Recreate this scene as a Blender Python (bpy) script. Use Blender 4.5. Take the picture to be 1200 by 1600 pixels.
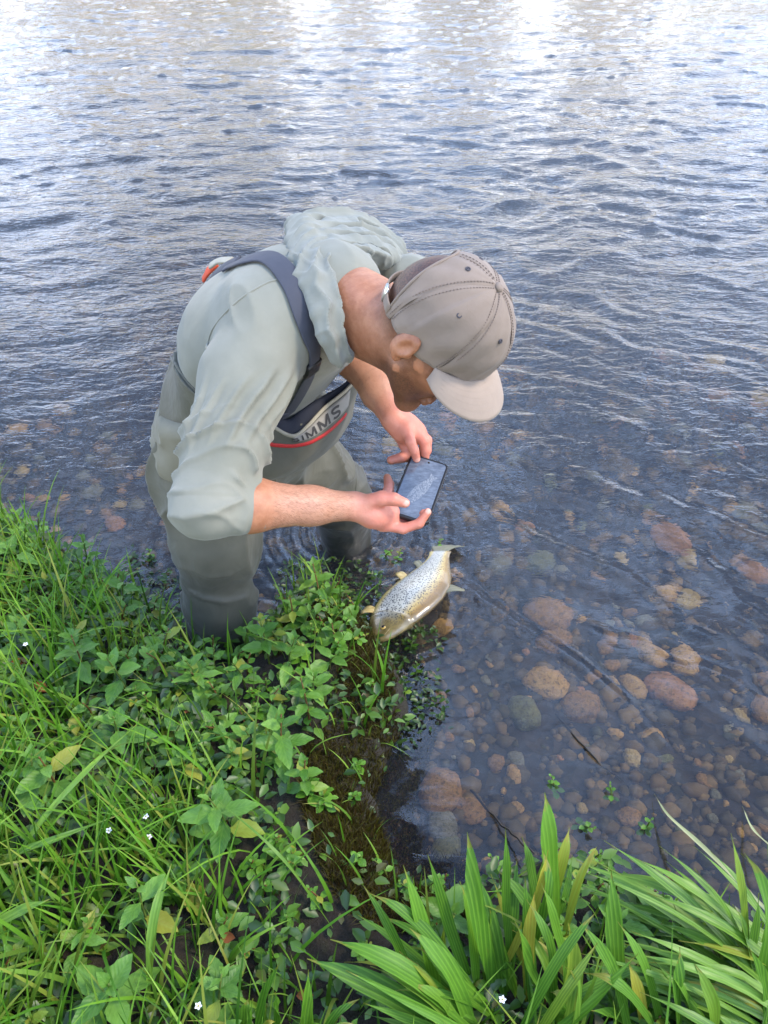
import bpy, math, random
import numpy as np
from mathutils import Vector, Matrix
from mathutils.bvhtree import BVHTree

R = math.radians
scene = bpy.context.scene
for o in list(bpy.data.objects):
    bpy.data.objects.remove(o, do_unlink=True)
COL = scene.collection

# ------------------------------------------------------------------ camera
CAM_H, PITCH, FPX = 1.55, R(40.0), 1204.0
cam_d = bpy.data.cameras.new('camera')
cam_d.sensor_fit = 'VERTICAL'
cam_d.sensor_height = 24.0
cam_d.lens = 24.0 * FPX / 1600.0
cam_d.clip_start = 0.02
cam_d.clip_end = 500.0
cam = bpy.data.objects.new('camera', cam_d)
cam.location = (0, 0, CAM_H)
cam.rotation_euler = (math.pi / 2 - PITCH, 0, 0)
COL.objects.link(cam)
scene.camera = cam

# ------------------------------------------------------------------ sky + sun
SUN_EL, SUN_AZ = R(54.0), R(100.0)      # azimuth measured from +Y towards +X
world = bpy.data.worlds.new('World')
scene.world = world
world.use_nodes = True
wn = world.node_tree.nodes
wn.clear()
sky = wn.new('ShaderNodeTexSky')
sky.sky_type = 'NISHITA'
sky.sun_disc = False
sky.sun_elevation = SUN_EL
sky.sun_rotation = SUN_AZ
sky.air_density = 1.0
sky.dust_density = 1.0
sky.ozone_density = 5.0
bg = wn.new('ShaderNodeBackground')
bg.inputs['Strength'].default_value = 0.15
wo = wn.new('ShaderNodeOutputWorld')
wl = world.node_tree.links
# broken white cloud over the blue, closing to pale haze towards the horizon all round
wtc = wn.new('ShaderNodeTexCoord')
wsep = wn.new('ShaderNodeSeparateXYZ'); wl.new(wtc.outputs['Generated'], wsep.inputs[0])
def wmath(op, a, b_=None, c_=None):
    q = wn.new('ShaderNodeMath'); q.operation = op
    for i_, v_ in enumerate((a, b_, c_)):
        if v_ is None: continue
        if isinstance(v_, (int, float)): q.inputs[i_].default_value = v_
        else: wl.new(v_, q.inputs[i_])
    return q.outputs[0]
wz = wmath('MAXIMUM', wsep.outputs['Z'], 0.0)
wd_ = wmath('ADD', wz, 0.14)
wcmb = wn.new('ShaderNodeCombineXYZ')
wl.new(wmath('DIVIDE', wsep.outputs['X'], wd_), wcmb.inputs[0]); wl.new(wmath('DIVIDE', wsep.outputs['Y'], wd_), wcmb.inputs[1])
wnz = wn.new('ShaderNodeTexNoise'); wnz.inputs['Scale'].default_value = 1.3; wnz.inputs['Detail'].default_value = 6; wnz.inputs['Roughness'].default_value = 0.55
wl.new(wcmb.outputs[0], wnz.inputs['Vector'])
wcl = wn.new('ShaderNodeMapRange'); wcl.interpolation_type = 'SMOOTHSTEP'; wl.new(wnz.outputs[0], wcl.inputs[0])
wcl.inputs[1].default_value = 0.43; wcl.inputs[2].default_value = 0.68; wcl.inputs[3].default_value = 0.0; wcl.inputs[4].default_value = 0.9
whz = wn.new('ShaderNodeMapRange'); whz.interpolation_type = 'SMOOTHSTEP'; wl.new(wz, whz.inputs[0])
whz.inputs[1].default_value = 0.46; whz.inputs[2].default_value = 0.02; whz.inputs[3].default_value = 0.0; whz.inputs[4].default_value = 0.85
wcm = wn.new('ShaderNodeMix'); wcm.data_type = 'RGBA'
wl.new(wcl.outputs[0], wcm.inputs[0]); wl.new(sky.outputs[0], wcm.inputs[6]); wcm.inputs[7].default_value = (12.8, 18.2, 29.0, 1)
wmix = wn.new('ShaderNodeMix'); wmix.data_type = 'RGBA'
wl.new(whz.outputs[0], wmix.inputs[0]); wl.new(wcm.outputs[2], wmix.inputs[6]); wmix.inputs[7].default_value = (17.0, 16.4, 15.8, 1)
wl.new(wmix.outputs[2], bg.inputs[0])
wl.new(bg.outputs[0], wo.inputs[0])

sun_d = bpy.data.lights.new('sun', 'SUN')
sun_d.energy = 2.1
sun_d.angle = R(10)
sun_d.color = (1.0, 0.87, 0.70)
sun = bpy.data.objects.new('sun', sun_d)
sdir = Vector((math.sin(SUN_AZ) * math.cos(SUN_EL), math.cos(SUN_AZ) * math.cos(SUN_EL), math.sin(SUN_EL)))
sun.rotation_euler = sdir.to_track_quat('Z', 'Y').to_euler()
COL.objects.link(sun)

vs = scene.view_settings
vs.view_transform = 'Standard'
vs.look = 'None'
vs.exposure = 1.0
vs.gamma = 1.0
vs.use_curve_mapping = False
scene.render.engine = 'CYCLES'
cy = scene.cycles
cy.use_denoising = True
try:
    cy.denoiser = 'OPENIMAGEDENOISE'
    cy.denoising_input_passes = 'RGB_ALBEDO_NORMAL'
except Exception:
    pass
cy.max_bounces = 8
cy.transparent_max_bounces = 12
cy.transmission_bounces = 6
cy.sample_clamp_indirect = 6.0

# ------------------------------------------------------------------ helpers
CP, SP = math.cos(PITCH), math.sin(PITCH)
FWD = np.array([0, CP, -SP]); UPV = np.array([0, SP, CP]); RGT = np.array([1.0, 0, 0])
CAMP = np.array([0, 0, CAM_H])

def W(px, py, d=None, z=None):
    """world point seen at photo pixel (px, py), at axial distance d or on height z"""
    r = RGT * ((px - 600) / FPX) + UPV * ((800 - py) / FPX) + FWD
    if d is None:
        d = (z - CAM_H) / r[2]
    return CAMP + r * d

def cvec(r, u, c):
    """vector given as image right / image up / towards the viewer"""
    return RGT * r + UPV * u - FWD * c

def nrm(v):
    v = np.asarray(v, float)
    return v / np.linalg.norm(v)

_rs = np.random.RandomState(7)
_PERM = np.concatenate([_rs.permutation(1024)] * 3).astype(np.int32)
_VAL = _rs.uniform(-1, 1, 1024).astype(np.float32)

def vnoise(P, seed=0):
    P = np.asarray(P, np.float64)
    I = np.floor(P)
    Fr = (P - I).astype(np.float32)
    I = (I.astype(np.int64) + np.array([seed * 131, seed * 57, seed * 29])).astype(np.int64) & 1023
    I = I.astype(np.int32)
    U = Fr * Fr * Fr * (Fr * (Fr * 6 - 15) + 10)
    x, y, z = I[:, 0], I[:, 1], I[:, 2]
    u, v, w = U[:, 0], U[:, 1], U[:, 2]
    A, B = _PERM[x], _PERM[x + 1]
    AA, AB, BA, BB = _PERM[A + y], _PERM[A + y + 1], _PERM[B + y], _PERM[B + y + 1]
    g = lambda q: _VAL[_PERM[q]]
    x00 = g(AA + z); x00 = x00 + u * (g(BA + z) - x00)
    x10 = g(AB + z); x10 = x10 + u * (g(BB + z) - x10)
    x01 = g(AA + z + 1); x01 = x01 + u * (g(BA + z + 1) - x01)
    x11 = g(AB + z + 1); x11 = x11 + u * (g(BB + z + 1) - x11)
    y0 = x00 + v * (x10 - x00); y1 = x01 + v * (x11 - x01)
    return (y0 + w * (y1 - y0)).astype(np.float64)

def fbm(P, seed=0, oct=4, gain=0.5, lac=2.03):
    s, a, t = 0, 1.0, 0
    for o in range(oct):
        s = s + a * vnoise(P, seed + o * 17)
        t += a
        a *= gain
        P = P * lac + 11.3
    return s / t

def sstep(a, b, x):
    t = np.clip((x - a) / (b - a), 0, 1)
    return t * t * (3 - 2 * t)

# ---- mesh objects
def mesh_from(name, verts, faces, smooth=True):
    me = bpy.data.meshes.new(name)
    verts = np.asarray(verts, float)
    if isinstance(faces, np.ndarray):
        n, k = faces.shape
        me.vertices.add(len(verts))
        me.vertices.foreach_set('co', verts.astype(np.float32).ravel())
        me.loops.add(n * k)
        me.loops.foreach_set('vertex_index', faces.astype(np.int32).ravel())
        me.polygons.add(n)
        me.polygons.foreach_set('loop_start', (np.arange(n) * k).astype(np.int32))
        me.update(calc_edges=True)
        me.validate()
    else:
        me.from_pydata([tuple(v) for v in verts], [], faces)
        me.update()
    if smooth:
        me.polygons.foreach_set('use_smooth', np.ones(len(me.polygons), bool))
    return me

def attr(me, name, vals):
    a = me.attributes.new(name, 'FLOAT', 'POINT')
    a.data.foreach_set('value', np.asarray(vals, np.float32))

def loc_of(o):
    v = np.zeros(3)
    while o is not None:
        v = v + np.array(o.location); o = o.parent
    return v

def obj(name, verts, faces, mat, parent=None, smooth=True):
    """one mesh object; verts in world space (parents are only ever translated)"""
    off = loc_of(parent) if parent else np.zeros(3)
    me = mesh_from(name, np.asarray(verts, float) - off, faces, smooth)
    if mat is not None:
        me.materials.append(mat)
    o = bpy.data.objects.new(name, me)
    COL.objects.link(o)
    o.parent = parent
    return o

def link(name, me, parent=None, loc=(0, 0, 0), rot=None, scale=None):
    o = bpy.data.objects.new(name, me)
    COL.objects.link(o)
    o.parent = parent
    o.location = loc
    if rot is not None: o.rotation_euler = rot
    if scale is not None: o.scale = scale
    return o

def thing(name, label, cat, loc=(0, 0, 0), group=None, rotz=0):
    o = bpy.data.objects.new(name, None)
    o.empty_display_size = 0.05
    COL.objects.link(o)
    o.location = loc; o.rotation_euler = (0, 0, rotz)
    return tag(o, label, cat, group)

def tag(o, label=None, cat=None, group=None, kind=None):
    if label: o['label'] = label
    if cat: o['category'] = cat
    if group: o['group'] = group
    if kind: o['kind'] = kind
    return o

# ---- simple solids
def tube(path, rad, n=8, cap=True, flat=None):
    """tube along a polyline; rad scalar or list; returns verts, faces"""
    P = np.asarray(path, float); m = len(P)
    rad = np.full(m, rad) if np.isscalar(rad) else np.asarray(rad, float)
    T = np.gradient(P, axis=0)
    T /= np.linalg.norm(T, axis=1)[:, None] + 1e-12
    a = np.array([0, 0, 1.0]) if abs(T[0][2]) < 0.9 else np.array([1.0, 0, 0])
    N = a - T[0] * a.dot(T[0]); N /= np.linalg.norm(N)
    V = []
    for i in range(m):
        N = N - T[i] * N.dot(T[i]); N /= np.linalg.norm(N)
        B = np.cross(T[i], N)
        for k in range(n):
            t = 2 * math.pi * k / n
            V.append(P[i] + rad[i] * (math.cos(t) * N + math.sin(t) * B))
    Fc = []
    for i in range(m - 1):
        for k in range(n):
            a0 = i * n + k; b0 = i * n + (k + 1) % n
            Fc.append((a0, b0, b0 + n, a0 + n))
    if cap:
        Fc.append(tuple(range(n - 1, -1, -1)))
        Fc.append(tuple((m - 1) * n + k for k in range(n)))
    return V, Fc

def merge(parts):
    V, F = [], []
    for v, f in parts:
        b = len(V)
        V.extend([tuple(x) for x in v])
        F.extend([tuple(i + b for i in q) for q in f])
    return V, F

def bez(pts, n):
    """Catmull-Rom through points"""
    P = np.asarray(pts, float)
    Q = np.vstack([2 * P[0] - P[1], P, 2 * P[-1] - P[-2]])
    out = []
    m = len(P) - 1
    for s in np.linspace(0, m - 1e-6, n):
        i = int(s); t = s - i
        p0, p1, p2, p3 = Q[i:i + 4]
        out.append(0.5 * ((2 * p1) + (-p0 + p2) * t + (2 * p0 - 5 * p1 + 4 * p2 - p3) * t * t + (-p0 + 3 * p1 - 3 * p2 + p3) * t ** 3))
    return np.array(out)

# ---- signed distance shapes
def smin(a, b, k):
    h = np.clip(0.5 + 0.5 * (b - a) / k, 0, 1)
    return b * (1 - h) + a * h - k * h * (1 - h)

def smax(a, b, k):
    return -smin(-a, -b, k)

def cap_sd(P, a, b, ra, rb):
    a = np.asarray(a, P.dtype); ab = np.asarray(b, P.dtype) - a
    Q = P - a
    t = np.clip(Q @ (ab / (ab @ ab)), 0, 1)
    Q = Q - t[:, None] * ab
    return np.sqrt(np.einsum('ij,ij->i', Q, Q)) - (P.dtype.type(ra) + P.dtype.type(rb - ra) * t)

def chain_sd(P, pts, rads, k=0.01):
    d = None
    for i in range(len(pts) - 1):
        c = cap_sd(P, pts[i], pts[i + 1], rads[i], rads[i + 1])
        d = c if d is None else smin(d, c, k)
    return d

def ell_sd(P, c, M, r):
    """ellipsoid centre c, axes rows of M, radii r"""
    r = np.asarray(r, P.dtype)
    q = ((P - np.asarray(c, P.dtype)) @ np.asarray(M, P.dtype).T) / r
    k0 = np.sqrt(np.einsum('ij,ij->i', q, q))
    q = q / r
    k1 = np.sqrt(np.einsum('ij,ij->i', q, q)) + P.dtype.type(1e-9)
    return k0 * (k0 - 1) / k1

def ecap_sd(P, a, b, sa, sb, A, B):
    """elliptic capsule: axis a-b, side vectors sa/sb, half width A=(a,b), half depth B=(a,b)"""
    a = np.asarray(a, P.dtype); b = np.asarray(b, P.dtype); sa = np.asarray(sa, P.dtype); sb = np.asarray(sb, P.dtype)
    ab = b - a; L = np.linalg.norm(ab); u = ab / L
    s0 = (P - a) @ u / L
    t = np.clip(s0, 0, 1)
    q = P - a - t[:, None] * ab
    s = np.asarray(sa)[None] * (1 - t[:, None]) + np.asarray(sb)[None] * t[:, None]
    s = s - (s @ u)[:, None] * u
    s /= np.linalg.norm(s, axis=1)[:, None]
    w = A[0] + (A[1] - A[0]) * t
    h = B[0] + (B[1] - B[0]) * t
    qs = (q * s).sum(1)
    rest = q - qs[:, None] * s
    qd = np.sqrt((rest * rest).sum(1))
    k0 = np.sqrt((qs / w) ** 2 + (qd / h) ** 2)
    k1 = np.sqrt((qs / w ** 2) ** 2 + (qd / h ** 2) ** 2) + 1e-9
    return np.where(k0 < 1e-6, -np.minimum(w, h), k0 * (k0 - 1) / k1)

def polygonise(fn, lo, hi, h, B=8, slack=1.35):
    """sparse surface nets of fn(P)=0"""
    lo = np.asarray(lo, float); hi = np.asarray(hi, float)
    nb = np.ceil((hi - lo) / (h * B)).astype(int)
    g = np.stack(np.meshgrid(*[np.arange(n) for n in nb], indexing='ij'), -1).reshape(-1, 3)
    d = np.concatenate([fn((lo + (q + 0.5) * B * h).astype(np.float32)) for q in np.array_split(g, max(1, len(g) // 40000))])
    g = g[np.abs(d) < B * h * 0.87 * slack]
    loc = np.stack(np.meshgrid(*[np.arange(B + 1)] * 3, indexing='ij'), -1).reshape(-1, 3)
    cid, cpos, esig = [], [], []
    N = nb * B + 2
    corners = [(0, 0, 0), (1, 0, 0), (0, 1, 0), (1, 1, 0), (0, 0, 1), (1, 0, 1), (0, 1, 1), (1, 1, 1)]
    edges = [(a, b) for a in range(8) for b in range(a + 1, 8) if sum(abs(x - y) for x, y in zip(corners[a], corners[b])) == 1]
    bs = 48
    for s in range(0, len(g), bs):
        gg = g[s:s + bs]
        idx = gg[:, None, :] * B + loc[None]
        v = fn((lo + idx.reshape(-1, 3) * h).astype(np.float32)).reshape(len(gg), B + 1, B + 1, B + 1)
        C = [v[:, c[0]:c[0] + B, c[1]:c[1] + B, c[2]:c[2] + B] for c in corners]
        S = [c < 0 for c in C]
        n_in = sum(x.astype(int) for x in S)
        act = np.argwhere((n_in > 0) & (n_in < 8))
        if len(act) == 0: continue
        ai = tuple(act.T)
        vals = [c[ai] for c in C]
        pos = np.zeros((len(act), 3)); cnt = np.zeros(len(act))
        for a, b in edges:
            m = (vals[a] < 0) != (vals[b] < 0)
            t = vals[a] / (vals[a] - vals[b] + 1e-30)
            t = np.where(m, t, 0)
            p = np.array(corners[a])[None] + t[:, None] * (np.array(corners[b]) - np.array(corners[a]))[None]
            pos += np.where(m[:, None], p, 0); cnt += m
        gi = gg[act[:, 0]] * B + act[:, 1:]
        cid.append((gi[:, 0] * N[1] + gi[:, 1]) * N[2] + gi[:, 2])
        cpos.append(lo + (gi + pos / cnt[:, None]) * h)
        esig.append(np.stack([(vals[0] < 0), (vals[1] < 0), (vals[2] < 0), (vals[4] < 0)], 1))
    cid = np.concatenate(cid); cpos = np.concatenate(cpos); esig = np.concatenate(esig)
    o = np.argsort(cid); cid = cid[o]; cpos = cpos[o]; esig = esig[o]
    def look(i):
        k = np.searchsorted(cid, i); k = np.minimum(k, len(cid) - 1)
        return np.where(cid[k] == i, k, -1)
    st = [N[1] * N[2], N[2], 1]
    F = []
    for ax, (u, w) in enumerate(((1, 2), (2, 0), (0, 1))):
        m = esig[:, 0] != esig[:, ax + 1]
        i = cid[m]; ins = esig[m, 0]
        q = np.stack([look(i), look(i - st[u]), look(i - st[u] - st[w]), look(i - st[w])], 1)
        ok = (q >= 0).all(1)
        q = q[ok]; ins = ins[ok]
        q[~ins] = q[~ins][:, ::-1]
        F.append(q)
    F = np.concatenate(F)
    return cpos, F

def vnormals(V, F):
    n = np.cross(V[F[:, 2]] - V[F[:, 0]], V[F[:, 3]] - V[F[:, 1]])
    N = np.zeros_like(V)
    for k in range(4):
        np.add.at(N, F[:, k], n)
    return N / (np.linalg.norm(N, axis=1)[:, None] + 1e-12)

def relax(V, F, it=1, lam=0.5):
    for _ in range(it):
        S = np.zeros_like(V); C = np.zeros(len(V))
        for k in range(4):
            for j in (1, 3):
                np.add.at(S, F[:, k], V[F[:, (k + j) % 4]])
                np.add.at(C, F[:, k], 1)
        V = V + lam * (S / np.maximum(C, 1)[:, None] - V)
    return V

def keep_faces(V, F, mask):
    """mask on verts: keep faces with all verts kept"""
    f = F[mask[F].all(1)]
    u, inv = np.unique(f.ravel(), return_inverse=True)
    return V[u], inv.reshape(f.shape), u

# ---- materials
def nt(name):
    m = bpy.data.materials.new(name)
    m.use_nodes = True
    n = m.node_tree.nodes; l = m.node_tree.links
    return m, n, l, n['Principled BSDF']

def srgb(r, g, b):
    f = lambda c: ((c / 255.0) / 12.92) if c / 255.0 <= 0.04045 else (((c / 255.0) + 0.055) / 1.055) ** 2.4
    return (f(r), f(g), f(b), 1)

def noise_node(n, l, scale, detail=4, rough=0.55, coord=None, dist=0.0, stretch=None):
    t = n.new('ShaderNodeTexNoise')
    t.inputs['Scale'].default_value = scale
    t.inputs['Detail'].default_value = detail
    t.inputs['Roughness'].default_value = rough
    t.inputs['Distortion'].default_value = dist
    if coord is not None:
        if stretch is not None:
            mp = n.new('ShaderNodeMapping')
            mp.inputs['Scale'].default_value = stretch
            l.new(coord, mp.inputs[0]); coord = mp.outputs[0]
        l.new(coord, t.inputs['Vector'])
    return t

def ramp(n, l, fac, stops):
    r = n.new('ShaderNodeValToRGB')
    e = r.color_ramp.elements
    while len(e) < len(stops): e.new(0.5)
    for i, (p, c) in enumerate(stops):
        e[i].position = p
        e[i].color = c if len(c) == 4 else (*c, 1)
    l.new(fac, r.inputs[0])
    return r

def mixc(n, l, fac, a, b, mode='MIX'):
    m = n.new('ShaderNodeMix'); m.data_type = 'RGBA'; m.blend_type = mode
    for k, v in ((0, fac), (6, a), (7, b)):
        if isinstance(v, (int, float, tuple)):
            m.inputs[k].default_value = v
        else:
            l.new(v, m.inputs[k])
    return m.outputs[2]

def bump(n, l, bsdf, height, strength=0.3, dist=0.002, prev=None):
    b = n.new('ShaderNodeBump')
    b.inputs['Strength'].default_value = strength
    b.inputs['Distance'].default_value = dist
    l.new(height, b.inputs['Height'])
    if prev is not None: l.new(prev, b.inputs['Normal'])
    l.new(b.outputs[0], bsdf.inputs['Normal'])
    return b.outputs[0]

def simple_mat(name, col, rough=0.6, nscale=30, var=0.15, bstr=0.2, bdist=0.001, bscale=None, spec=0.4, coord='Object', metallic=0):
    m, n, l, b = nt(name)
    tc = n.new('ShaderNodeTexCoord').outputs[coord]
    t = noise_node(n, l, nscale, 5, 0.6, tc)
    c = np.array(col[:3])
    r = ramp(n, l, t.outputs[0], [(0.3, tuple(c * (1 - var))), (0.7, tuple(np.minimum(c * (1 + var), 1)))])
    l.new(r.outputs[0], b.inputs['Base Color'])
    b.inputs['Roughness'].default_value = rough
    b.inputs['Specular IOR Level'].default_value = spec
    b.inputs['Metallic'].default_value = metallic
    t2 = noise_node(n, l, bscale or nscale * 4, 4, 0.6, tc)
    bump(n, l, b, t2.outputs[0], bstr, bdist)
    return m
# ================================================================== GROUND
def refr(px, py, z):
    """point on the river bed at height z seen through the calm surface at pixel (px, py)"""
    p = W(px, py, z=0.0); d = nrm(p - CAMP)
    c = -d[2]; k = 1 / 1.33
    t = k * d + np.array([0, 0, 1.0]) * (k * c - math.sqrt(1 - k * k * (1 - c * c)))
    return p + t * (z / t[2])

EDGE_PX = [(-900, 560), (-500, 660), (-200, 762), (0, 838), (70, 862), (135, 905), (215, 950), (270, 985), (330, 1030), (395, 1032), (450, 968), (500, 935), (545, 962), (590, 1015),
           (622, 1072), (628, 1130), (602, 1200), (585, 1262), (604, 1330), (640, 1392), (720, 1405), (800, 1372), (880, 1362), (980, 1395), (1080, 1440), (1200, 1475), (1400, 1520), (2000, 1560)]
EDGE = np.array([W(x, y, z=0.0)[:2] for x, y in EDGE_PX])
EDGE = np.vstack([[-9.0, 4.2], [-5.5, 3.2], EDGE, [3.0, .45], [9.0, .3]])
EDGE = bez(np.c_[EDGE, np.zeros(len(EDGE))], 160)[:, :2]
POLY = np.vstack([EDGE, [9.0, -8.0], [-9.0, -8.0]])

def bank_s_exact(X, Y):
    """signed distance to the water's edge, positive on the bank"""
    P = np.stack([X, Y], 1)
    best = np.full(len(P), 1e9)
    for i in range(len(EDGE) - 1):
        a, b_ = EDGE[i], EDGE[i + 1]; ab = b_ - a
        t = np.clip((P - a) @ ab / (ab @ ab), 0, 1)
        d = P - a - t[:, None] * ab
        best = np.minimum(best, (d * d).sum(1))
    ins = np.zeros(len(P), bool)
    n_ = len(POLY); j = n_ - 1
    for i in range(n_):
        xi, yi = POLY[i]; xj, yj = POLY[j]
        c = ((yi > Y) != (yj > Y)) & (X < (xj - xi) * (Y - yi) / (yj - yi + 1e-15) + xi)
        ins ^= c; j = i
    d = np.sqrt(best)
    return np.where(ins, d, -d)

def _sgrid(gx, gy):
    A, B = np.meshgrid(gx, gy, indexing='ij')
    return bank_s_exact(A.ravel(), B.ravel()).reshape(A.shape)
_F1 = (-2.8, -.6, .0125, _sgrid(np.arange(-2.8, 2.81, .0125), np.arange(-.6, 3.01, .0125)))
_F2 = (-9.5, -8.5, .1, _sgrid(np.arange(-9.5, 9.6, .1), np.arange(-8.5, 6.1, .1)))
def _samp(Fd, X, Y):
    x0, y0, h, G = Fd
    u = np.clip((X - x0) / h, 0, G.shape[0] - 1.001); v = np.clip((Y - y0) / h, 0, G.shape[1] - 1.001)
    i = u.astype(int); j = v.astype(int); a = u - i; b_ = v - j
    return (G[i, j] * (1 - a) + G[i + 1, j] * a) * (1 - b_) + (G[i, j + 1] * (1 - a) + G[i + 1, j + 1] * a) * b_
def bank_s(X, Y):
    X = np.asarray(X, float); Y = np.asarray(Y, float)
    fine = (np.abs(X) < 2.78) & (Y > -.58) & (Y < 2.98)
    out = _samp(_F2, X, Y) - np.maximum(Y - 6.0, 0) - np.maximum(np.abs(X) - 9.5, 0)
    if fine.any(): out[fine] = _samp(_F1, X[fine], Y[fine])
    return out

def bank_z(X, Y, s=None):
    X = np.asarray(X, float); Y = np.asarray(Y, float)
    if s is None: s = bank_s(X, Y)
    P = np.stack([X, Y, np.zeros_like(X)], 1)
    h = -.45 + .53 * sstep(-.10, .03, s) + .07 * sstep(.02, .16, s) + .12 * sstep(.15, .9, s)
    h = h + sstep(.0, .1, s) * (.030 * fbm(P * 5, 40, 3) + .010 * fbm(P * 19, 41, 3))
    return h

def bed_z(X, Y, s=None):
    X = np.asarray(X, float); Y = np.asarray(Y, float)
    if s is None: s = bank_s(X, Y)
    P = np.stack([X, Y, np.zeros_like(X)], 1)
    return -(.16 + .22 * sstep(0, .9, -s) + .35 * sstep(1.0, 6.0, -s)) + .035 * fbm(P * 2.2, 60, 3)

# ---- bank (soil under the plants, mossy where it drops to the water)
m_bank, n, l, b = nt('bank_soil')
tc = n.new('ShaderNodeTexCoord').outputs['Object']
a = noise_node(n, l, 22, 6, .65, tc); a2 = noise_node(n, l, 130, 4, .7, tc)
r1 = ramp(n, l, a.outputs[0], [(.30, srgb(20, 15, 10)), (.46, srgb(36, 28, 17)), (.56, srgb(44, 44, 18)), (.70, srgb(32, 38, 16))])
c = mixc(n, l, a2.outputs[0], r1.outputs[0], srgb(36, 28, 18), 'MIX')
l.new(c, b.inputs['Base Color']); b.inputs['Roughness'].default_value = .9
p = bump(n, l, b, a2.outputs[0], .9, .012)
bump(n, l, b, a.outputs[0], .6, .02, p)
gx = np.arange(-2.6, 2.61, .014); gy = np.arange(-.35, 2.75, .014)
X, Y = np.meshgrid(gx, gy, indexing='ij')
s = bank_s(X.ravel(), Y.ravel())
Z = bank_z(X.ravel(), Y.ravel(), s)
P = np.stack([X.ravel(), Y.ravel(), np.zeros(X.size)], 1)
wall = np.exp(-((s - .0) / .05) ** 2)
jit = fbm(P * 12, 70, 3)[:, None] * np.array([1, 1, 0]) * .03 * wall[:, None]
V = np.stack([X.ravel(), Y.ravel(), Z + wall * .03 * fbm(P * 30, 71, 3)], 1) + jit
idx = np.arange(X.size).reshape(X.shape)
F = np.stack([idx[:-1, :-1], idx[1:, :-1], idx[1:, 1:], idx[:-1, 1:]], -1).reshape(-1, 4)
V, F, _ = keep_faces(V, F, s > -.16)
bank = tag(obj('bank', V, F, m_bank), kind='structure')
# the same bank running on outside the picture
gx = np.concatenate([np.linspace(-9, -2.62, 24), np.linspace(-2.5, 2.5, 20), np.linspace(2.62, 9, 24)]); gy = np.linspace(-8, 4.4, 60)
X, Y = np.meshgrid(gx, gy, indexing='ij'); s = bank_s(X.ravel(), Y.ravel())
V = np.stack([X.ravel(), Y.ravel(), bank_z(X.ravel(), Y.ravel(), s) - .03], 1)
idx = np.arange(X.size).reshape(X.shape)
F = np.stack([idx[:-1, :-1], idx[1:, :-1], idx[1:, 1:], idx[:-1, 1:]], -1).reshape(-1, 4)
fc = V[F].mean(1)
inside = (np.abs(fc[:, 0]) < 2.55) & (fc[:, 1] > -.30) & (fc[:, 1] < 2.7)
F = F[(s[F] > -.3).any(1) & ~inside]
m_meadow = simple_mat('meadow_ground', srgb(70, 92, 36), .9, 3, .3, .6, .03, 40)
tag(obj('meadow', V, F, m_meadow), kind='structure')

# ---- river bed
m_bed, n, l, b = nt('bed_gravel')
tc = n.new('ShaderNodeTexCoord').outputs['Object']
vo = n.new('ShaderNodeTexVoronoi'); vo.inputs['Scale'].default_value = 26; l.new(tc, vo.inputs['Vector'])
a = noise_node(n, l, 5, 5, .6, tc)
r1 = ramp(n, l, a.outputs[0], [(.3, srgb(34, 31, 28)), (.5, srgb(58, 50, 42)), (.7, srgb(44, 46, 36))])
r2 = ramp(n, l, vo.outputs['Color'], [(.2, (.55, .55, .55)), (.8, (1.15, 1.1, 1.0))])
l.new(mixc(n, l, 1.0, r1.outputs[0], r2.outputs[0], 'MULTIPLY'), b.inputs['Base Color'])
b.inputs['Roughness'].default_value = .85
bump(n, l, b, vo.outputs['Distance'], .8, .02)
ry = np.geomspace(.28 + .8, 70, 260) - .8
U = np.linspace(-1.35, 1.35, 240)
Yg, Ug = np.meshgrid(ry, U, indexing='ij'); Xg = Ug * (Yg + 1.6)
s = bank_s(Xg.ravel(), Yg.ravel())
V = np.stack([Xg.ravel(), Yg.ravel(), bed_z(Xg.ravel(), Yg.ravel(), s)], 1)
idx = np.arange(Xg.size).reshape(Xg.shape)
F = np.stack([idx[:-1, :-1], idx[:-1, 1:], idx[1:, 1:], idx[1:, :-1]], -1).reshape(-1, 4)
bed = tag(obj('riverbed', V, F, m_bed), kind='structure')

# ---- stones
rng = np.random.RandomState(11)
import bmesh
def stone_mesh(seed, flat):
    bm = bmesh.new(); bmesh.ops.create_icosphere(bm, subdivisions=3, radius=1)
    V = np.array([v.co[:] for v in bm.verts]); F = [tuple(v.index for v in f.verts) for f in bm.faces]; bm.free()
    V = V * (1 + .20 * fbm(V * 1.1 + seed * 7.7, seed, 2)[:, None] + .05 * fbm(V * 4 + seed, seed + 5, 2)[:, None])
    V = np.sign(V) * np.abs(V) ** .88
    V = V * np.array([1, rng.uniform(.68, .9), flat])
    return mesh_from('stone', V, F)
def stone_mat(name, c0, c1):
    m, n, l, b = nt(name)
    tc = n.new('ShaderNodeTexCoord').outputs['Object']
    oi = n.new('ShaderNodeObjectInfo')
    ad = n.new('ShaderNodeVectorMath'); ad.operation = 'ADD'; l.new(tc, ad.inputs[0]); l.new(oi.outputs['Random'], ad.inputs[1])
    a = noise_node(n, l, 2.3, 6, .65, ad.outputs[0])
    a2 = noise_node(n, l, 6, 4, .7, ad.outputs[0])
    r1 = ramp(n, l, a.outputs[0], [(.3, c0), (.7, c1)])
    r2 = ramp(n, l, a2.outputs[0], [(.5, (0, 0, 0)), (.66, (.75, .75, .75))])
    c = mixc(n, l, r2.outputs[0], r1.outputs[0], srgb(70, 66, 44))
    l.new(c, b.inputs['Base Color']); b.inputs['Roughness'].default_value = .8
    bump(n, l, b, a2.outputs[0], .5, .05)
    return m
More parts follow.
